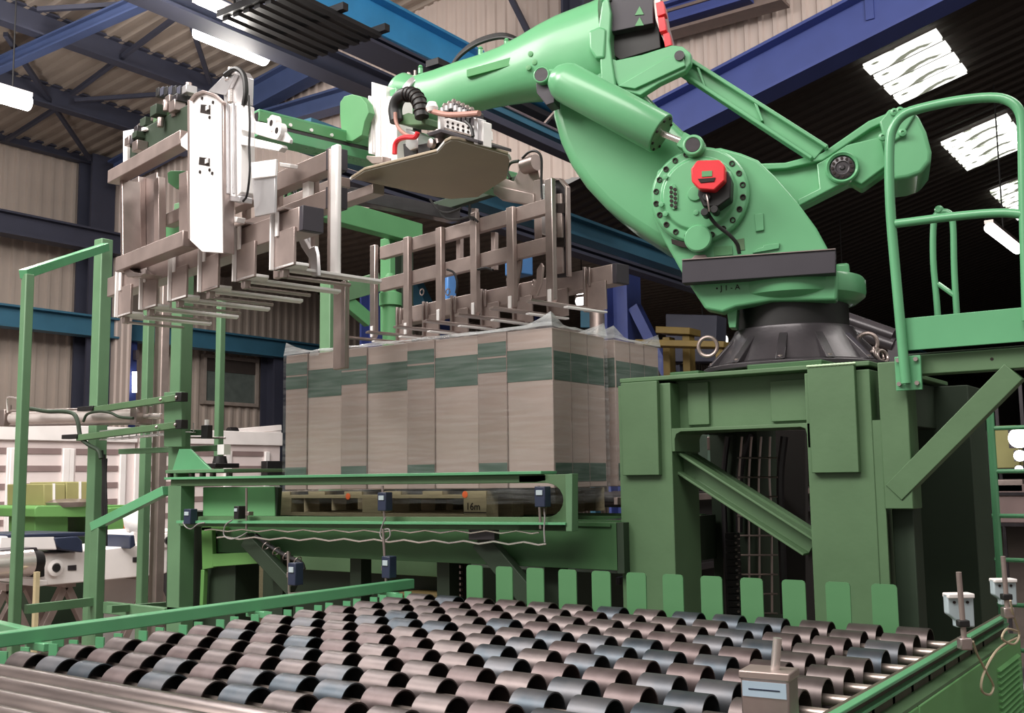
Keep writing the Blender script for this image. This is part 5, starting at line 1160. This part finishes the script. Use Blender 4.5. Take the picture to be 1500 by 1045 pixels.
# white machine frame on trestles
XM = -9.0
mf = T('long_machine', 'long white machine frame with blue caps resting on steel trestles', 'machine', (XM, 6, 0))
def xslab(name, pts, x, th, m_, par, bev=.01): g = G(); g.prism([atX(a, b, x) for a, b in pts], (-th, 0, 0)); return g.to(name, m_, par, bev)
xslab('side_beam', [(62, 815), (68, 812), (150, 805), (216, 797), (220, 779), (250, 777), (275, 775), (275, 828), (238, 842), (140, 852), (68, 858)], XM, .8, WHITE, mf)
xslab('cover', [(0, 795), (0, 786), (80, 786), (84, 806), (0, 806)], XM+.1, .5, WHITE, mf)
xslab('blue_cap', [(80, 788), (114, 786), (121, 793), (122, 810), (90, 806), (84, 800)], XM+.12, .5, NVB, mf)
xslab('blue_deck', [(10, 783), (128, 780), (128, 786), (10, 790)], XM+.1, .8, NVB, mf)
xslab('blue_cap', [(190, 785), (197, 784), (199, 800), (191, 805)], XM+.14, .4, NVB, mf)
c = atX(80, 832, XM+.02); g = G(); g.lathe(c, X, [(.075, -.02), (.075, .02), (.045, .03), (.04, .02)], 24); g.to('bearing_flange', WHITE, mf); g = G(); g.cyl(c, c+X*.04, .035, None, 16); g.to('shaft_end', BLK, mf)
c = atX(243, 792, XM+.02); g = G(); g.lathe(c, X, [(.07, -.02), (.07, .02), (.045, .03)], 20); g.to('bearing_flange', WHITE, mf); g = G(); g.cyl(c, c+X*.05, .04, None, 16); g.to('shaft_end', BLK, mf)
for a, b in ((106, 832), (201, 820)): xslab('dark_plate', [(a-6, b-3), (a+6, b-4), (a+6, b+4), (a-6, b+4)], XM+.01, .02, DGREY, mf, 0)
xslab('coupling', [(56, 815), (66, 813), (66, 845), (56, 847)], XM+.3, .3, BLK, mf)
c0, c1 = atX(-40, 830, XM+.3), atX(42, 832, XM+.3); g = G(); c1.z = c0.z; g.cyl(c0, c1, .12, None, 28); g.to('drum', CHROME, mf); g = G(); g.cyl(c1, c1+Y*.1, .115, .09, 24); g.to('drum_end', BLK, mf)
xslab('drive', [(0, 806), (55, 802), (58, 818), (0, 820)], XM+.35, .3, DGREY, mf)
xslab('foot_plate', [(55, 850), (70, 850), (71, 858), (55, 860)], XM+.05, .3, WHITE, mf)
for a, b, c_ in ((95, 855, 0), (222, 845, 1), (8, 860, 0)):
    t = T('trestle', ('steel trestle under the near end of the white machine frame', 'steel trestle under the far end of the white machine frame', 'steel trestle at the left picture edge below the drum')[(95, 222, 8).index(a)], 'trestle', atX(a, b, XM-.2))
    top = atX(a, b, XM-.2)
    for s_ in (-1, 1):
        for dx in (0, .7): g = G(); g.beam(top+V((-dx, 0, 0)), V((top.x-dx, top.y+s_*.35, 0)), .07, .07, X); g.to('leg', BRN, t, .004)
    g = G(); g.beam(top+V((.1, 0, 0)), top+V((-.8, 0, 0)), .1, .06); g.to('top_bar', BRN, t)
p = atX(54, 838, XM+.5); g = G(); g.box(p.x-.02, p.x+.02, p.y-.018, p.y+.018, 0, p.z); g.to('wooden_prop', PINE, None, label='pale upright prop below the drum coupling', cat='prop')
p = atX(171, 860, XM-.6); g = G(); g.box(p.x-.05, p.x+.05, p.y-.2, p.y+.2, 0, p.z+.12); g.to('white_upright', WHITE, None, label='white upright board below the white machine frame', cat='board')
# leaf green stand with cartons
ls = T('machine_stand', 'bright leaf green stand behind the white machine frame', 'stand', (-10.2, 6, 0))
XG = -10.2
xslab('top_box', [(51, 745), (56, 741), (192, 740), (192, 758), (51, 758)], XG, 1.1, G_LEAF, ls)
xslab('left_leg', [(51, 757), (100, 757), (100, 785), (51, 786)], XG-.15, .5, G_LEAF, ls)
xslab('right_body', [(150, 745), (192, 742), (191, 806), (150, 808)], XG+.05, .9, G_LEAF, ls)
xslab('orange_stripe', [(182, 760), (190, 757), (190, 783), (182, 784)], XG+.06, .02, ORG, ls, 0); xslab('orange_stripe', [(168, 793), (188, 792), (188, 801), (168, 802)], XG+.06, .02, ORG, ls, 0)
bx('support', XG-1, XG-.1, atX(60, 780, XG).y, atX(190, 780, XG).y, 0, atX(60, 786, XG).z, G_DRK, ls)
for (a0, a1, yt, lb) in ((64, 96, 709, 'left olive brown carton on the leaf green stand'), (97, 131, 706, 'right olive brown carton on the leaf green stand')):
    t = T('brown_carton', lb, 'carton', atX((a0+a1)/2, 741, XG-.1), 'olive brown cartons on the green stand')
    xslab('box_body', [(a0, yt), (a1, yt), (a1, 741), (a0, 741.5)], XG-.12, .7, CARDB, t)
    m0 = a0+(a1-a0)*(.42 if a0 < 90 else .55); xslab('white_strap', [(m0, yt-.5), (m0+3.5, yt-.5), (m0+3.5, 741), (m0, 741)], XG-.115, .01, GALVW, t, 0)
c = atX(110, 743, XG+.0); g = G(); g.lathe(c+V((-.2, 0, .0)), Z, [(.25, 0), (.28, .05), (.2, .08), (.05, .09)], 20); g.to('metal_lid', GALV, None, label='shallow metal lid lying in front of the brown cartons', cat='lid')
c = atX(203, 775, XM-.1); g = G(); rr = random.Random(2)
prof = [(.1, 0), (.14, .06), (.13, .12), (.09, .17), (.06, .23), (.02, .3)]; g.lathe(V((c.x, c.y, c.z-.02)), Z, prof, 14)
g.v = [p+V((rr.uniform(-.025, .025), rr.uniform(-.025, .025), rr.uniform(-.02, .02))) for p in g.v]
g.to('plastic_bag', GALVW, None, .0, ang=1.2, label='crumpled white plastic bag on the white machine frame', cat='bag')
# green cabinet behind frame and leaf green frame
t = T('green_cabinet', 'flat green cabinet panel left of the pallet', 'cabinet', atY(350, 757, 4.35))
yslab('panel', [(297, 714), (402, 713), (403, 757), (297, 757)], 4.08, .04, mat('cabinet_bright_green', (112, 176, 120), .5, 0, .05, 4), t, .004)
yslab('panel_edge', [(402, 713), (408, 714), (405, 757), (403, 757)], 4.085, .03, G_DRK, t)
bx('cabinet_foot', atY(300, 757, 4.4).x, atY(400, 757, 4.4).x, 4.12, 4.3, 0, 1.42, G_DRK, t)
t = T('leaf_green_frame', 'leaf green welded frame under the cabinet panel', 'frame', atY(350, 830, 4.6))
yslab('side', [(295, 772), (310, 772), (312, 832), (296, 835)], 4.06, .03, G_LEAF, t); yslab('sill', [(310, 812), (405, 808), (405, 824), (312, 831)], 4.06, .03, G_LEAF, t)
yslab('leg', [(294, 835), (299, 835), (297, 888), (292, 888)], 4.06, .03, G_LEAF, t); yslab('upper', [(295, 772), (330, 772), (330, 778), (295, 778)], 4.06, .03, G_LEAF, t)
p = atY(365, 850, 6.0); g = G(); g.box(p.x-.07, p.x+.07, 6, 6.2, 0, p.z+.12); g.to('timber_post', TAN, None, label='beige timber upright below the pallet conveyor', cat='post')
# rail tracks on the floor
for k in range(9):
    yb0 = 7.5+k*.35; g = G(); g.box(-17, -6.6, yb0, yb0+.08, 0, .05+.002*k); g.to('floor_strip', BRN if k % 2 else GALV, None, 0, ang=0, label='flat metal strip lying on the floor beyond the guide rail', cat='strip', group='metal strips on the floor at left')
g = G(); g.beam(atX(-30, 912, -5.2), atX(85, 940, -4.0), .05, .05); g.to('low_bar', G_RAIL, None, .004, label='short green bar crossing behind the guide rail at far left', cat='bar')
# a dark low machine row under the conveyor to close the view (chassis with wheels)
t = T('dark_chassis', 'dark machine chassis lying in the shade behind the left frame', 'chassis', (-9, 8, 0))
bx('bed', -12.9, -7.0, 8.6, 9.4, .35, .75, DARK, t)
for k in range(9): g = G(); g.box(-12.8+k*.7, -12.6+k*.7, 8.5, 8.6, .0, .8); g.to('stake', DGREY, t, ang=0)
t = T('dark_machine', 'dark green machine bed seen below the pallet conveyor', 'machine', (-4.5, 6.2, 0))
bx('bed', -6.3, -2.9, 5.6, 6.6, .2, 1.02, G_DRK, t); bx('top_tray', -6.2, -4.4, 5.5, 5.6, .95, 1.06, G_STD, t); bx('box', -4.75, -4.35, 5.3, 5.6, .2, .85, mat('ochre_brown', (110, 92, 50), .7), t)
t = T('chain_ladder', 'vertical chain with pale links behind the leftmost fin', 'chain', atY(671, 850, 4.6))
for k in range(9): c = atY(671, 830+k*8.5, 4.6); g = G(); g.obox(c, X, Y, Z, .028, .012, .008); g.to('chain_link', GALV, t, .002)
g = G(); c = atY(671, 850, 4.62); g.box(c.x-.05, c.x+.06, 4.62, 4.66, .8, c.z+.1); g.to('chain_guard', DARK, t)
t = T('pale_pallet', 'pale wooden pallet on the floor seen between the fins', 'pallet', atY(880, 870, 7.5))
a = atY(835, 860, 7.2); 
for k in range(3):
    for j in range(2): g = G(); g.box(a.x+j*1.1, a.x+j*1.1+.14, 7.2+k*.5, 7.3+k*.5, .35, .45); g.to('block', PINE, t)
    g = G(); g.box(a.x-.1, a.x+1.5, 7.2+k*.5, 7.3+k*.5, .45, .48); g.to('board', PINE, t)
g = G(); g.box(a.x-.1, a.x+1.5, 7.2, 8.3, .0, .34); g.to('base', TAN, t)

# ============================================================ SEEN THROUGH THE STAND
ck = T('wire_cage', 'steel wire cable cage hanging inside the robot stand', 'cage', atY(1110, 740, 5.0))
for x0_, x1_ in ((1087, 1082), (1101, 1097), (1115, 1112), (1128, 1130)):
    g = G(); g.tube([atY(x0_, 640, 5.0), atY((x0_+x1_)/2-2, 700, 5.0), atY(x1_, 760, 5.0), atY(x1_+1, 900, 5.0)], .006, 6, 3); g.to('wire', GALV, ck)
for k in range(9): y = 671+k*28.5; g = G(); g.cyl(atY(1080, y, 4.99), atY(1139, y, 4.99), .0045, None, 6); g.to('cross_wire', GALV, ck)
for x, r_ in ((1143, .02), (1092, .018), (1060, .015)):
    pts = [(x+6, 640), (x, 700), (x+2, 780), (x+6, 900)] if x != 1092 else [(1100, 636), (1090, 665), (1084, 700), (1083, 780)]
    g = G(); g.tube([atY(a, b, 5.05) for a, b in pts], r_, 8, 4); g.to('supply_hose', DGREY, None, label={1143: 'thick grey hose right of the wire cage inside the stand', 1092: 'curved dark hose at the upper left of the wire cage', 1060: 'thin dark hose left of the wire cage inside the stand'}[x], cat='hose')
t = T('drag_chain', 'black drag chain standing behind the fins left of the wire cage', 'chain', atY(1076, 830, 4.75))
for k in range(13): c = atY(1073+k*.4, 785+k*10, 4.75); g = G(); g.obox(c, X, Y, Z, .03, .02, .014); g.to('chain_link', BLK, t, .003); g = G(); q = c+V((.025, -.022, 0)); g.cyl(q, q-Y*.003, .006, None, 8); g.to('link_pin', GALV, t)
t = T('control_panel', 'grey green equipment panel with fittings behind the stand opening', 'panel', atY(1055, 660, 5.9))
PG = mat('panel_grey_green', (112, 136, 122), .5)
yslab('frame_post', [(1021, 637), (1037, 637), (1036, 684), (1024, 681)], 5.9, .05, PG, t); yslab('frame_sill', [(1037, 683), (1104, 683), (1104, 690), (1038, 693)], 5.9, .1, PG, t); yslab('frame_post', [(1073, 640), (1082, 640), (1082, 684), (1075, 684)], 5.9, .05, PG, t)
for x, y in ((1042, 650), (1057, 660), (1058, 675), (1071, 660), (1091, 650)): c = atY(x, y, 5.88); g = G(); g.obox(c, X, Y, Z, .02, .02, .04); g.to('fitting', GALV, t, .004)
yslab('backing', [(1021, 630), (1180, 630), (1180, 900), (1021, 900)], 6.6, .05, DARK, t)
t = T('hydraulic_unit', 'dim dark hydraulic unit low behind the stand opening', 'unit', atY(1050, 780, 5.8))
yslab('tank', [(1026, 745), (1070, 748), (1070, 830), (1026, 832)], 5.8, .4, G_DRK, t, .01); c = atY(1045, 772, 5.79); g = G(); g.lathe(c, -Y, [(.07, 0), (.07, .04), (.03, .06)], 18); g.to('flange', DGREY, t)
for x, y in ((1063, 758), (1070, 765), (1062, 775)): c = atY(x, y, 5.7); g = G(); g.ring(c, V((.3, 1, 0)), .03, .008, 12, 6); g.to('pipe', GALV, t)
ybeam('pipe_rail', (1024, 744), (1095, 745), 5.7, .02, .02, GALV, t)

# ============================================================ RIGHT SIDE OF THE BAY
t = T('safety_fence', 'light green tube fence rails at the right edge beyond the side frame', 'fence', (0, 6, 0))
YFN = 6.2
p = atY(1455, 700, YFN); g = G(); g.cyl(V((p.x, YFN, 0)), atY(1449, 590, YFN), .02, None, 10); g.to('post', G_RAIL, t)
for y in (628, 691, 756, 820, 885, 950, 990): g = G(); a = atY(1452, y, YFN); g.cyl(a, a+V((1.2, 0, 0)), .012, None, 8); g.to('rail', G_RAIL, t)
# dark wall of machinery behind right of stand
t = T('dark_cabinet', 'tall dark cabinet beyond the stand at right', 'cabinet', atY(1390, 760, 9))
a, b = atY(1335, 640, 9), atY(1420, 640, 9); bx('body', a.x, b.x, 9, 9.8, 0, a.z+.05, DARK, t, .01)
g = G(); g.box(b.x-.55, b.x-.53, 8.985, 9, .2, a.z-.2); g.to('door_gap', HOLE, t, ang=0)
c = atY(1325, 665, 11); g = G(); g.box(c.x-.12, c.x+.12, 11, 11.05, c.z-.3, c.z+.25); g.to('lit_window', mat('far_daylight_window', (190, 200, 220), .4, 0, 0, 5, 0, 0, None, .55), None, ang=0, label='small pale daylight window seen right of the stand side column', cat='window')
for k, (x, y, w_, h_) in enumerate(((1493, 642, .09, .14), (1494, 668, .05, .06), (1493, 688, .035, .06))):
    c = atY(x, y, 10.5); t = T('bay_lamp', ('large bright lamp at the right edge behind the fence', 'middle bright lamp at the right edge behind the fence', 'small lowest bright lamp at the right edge behind the fence')[k], 'lamp', c)
    g = G(); g.lathe(c, -Y, [(w_, 0), (w_, .02), (w_*.8, .05)], 20); g.to('lens', TUBEF, t); g = G(); g.box(c.x-w_, c.x+w_, 10.5, 10.6, c.z-w_, c.z+w_); g.to('housing', DGREY, t, ang=0)
for k, (x, y, w_, h_, m_) in enumerate(((1475, 655, .1, .2, CARDB), (1482, 738, .14, .18, STRIPE), (1478, 712, .12, .06, BRN))):
    c = atY(x, y, 10.8); g = G(); g.box(c.x-w_, c.x+w_, 10.8, 11.2, c.z-h_, c.z+h_)
    g.to('stored_crate', m_, None, .01, label=('brown crate beside the bright lamps at the right edge', 'low brown crate at the right edge behind the fence', 'pale crate under the bright lamps at the right edge')[k], cat='crate')
t = T('storage_rack', 'dim grey rack carrying the crates behind the fence at right', 'rack', atY(1480, 900, 10.9))
ca, cb = atY(1462, 740, 10.8), atY(1500, 740, 10.8)
for (y_, h_) in ((655, .2), (738, .18), (712, .06)):
    c = atY(1480, y_, 10.8); g = G(); g.box(ca.x-.05, cb.x+.05, 10.78, 11.25, c.z-h_-.03, c.z-h_); g.to('shelf', DGREY, t, ang=0)
for xx in (ca.x-.05, cb.x+.02):
    for yy in (10.79, 11.2): g = G(); g.box(xx, xx+.03, yy, yy+.03, 0, 2.4); g.to('rack_post', DGREY, t, ang=0)
# dark pipe bottom right
t = T('dark_drum', 'dark horizontal drum at the lower right corner', 'drum', atY(1490, 1010, 3.9))
c = atY(1472, 1015, 4.2); g = G(); g.cyl(c, c+V((.6, -.2, 0)), .1, None, 24); g.to('drum_body', DGREY, t); g = G(); g.cyl(c-V((.03, -.01, 0)), c, .075, None, 24); g.to('end_cap', BLK, t); g = G(); g.box(c.x+.1, c.x+.2, c.y-.1, c.y+.1, 0, c.z); g.to('support', DGREY, t)
t = T('brown_pipe', 'dark diagonal pipes right of the robot base', 'pipe', atY(1270, 480, 9))
for dy in (0, 14): g = G(); g.cyl(atY(1225, 462+dy, 9), atY(1310, 492+dy, 9), .06, None, 12); g.to('pipe', DGREY, t)
c = atY(1310, 500, 9); g = G(); g.box(c.x-.05, c.x+.05, 8.97, 9.07, 0, c.z); g.to('pipe_support', DGREY, t)
# machinery glimpsed left of robot base
OC = mat('ochre_machine', (120, 100, 50), .6)
for k, (q, y, m_, lb) in enumerate((([(930, 497), (1060, 500), (1060, 509), (930, 506)], 14, OC, 'ochre machine beam glimpsed left of the robot base'), ([(960, 478), (1010, 480), (1010, 490), (960, 488)], 14.5, OC, 'upper ochre machine beam glimpsed left of the robot base'), ([(975, 460), (1050, 462), (1048, 530), (975, 530)], 16, NAVY, 'navy machine block behind the robot base'), ([(850, 455), (920, 452), (920, 480), (850, 480)], 17, STEELB, 'steel blue machine block above the rear stack'))):
    g = G(); P_ = [atY(a, b, y) for a, b in q]; g.prism(P_, (0, .4, 0)); zz = min(p.z for p in P_)+.01
    for p in (P_[0], P_[1]): sx = .12 if p is P_[0] else -.12; g.box(p.x+sx-.06, p.x+sx+.06, y+.1, y+.3, 0, zz)
    g.to('machine_block', m_, None, .01, label=lb, cat='machine')
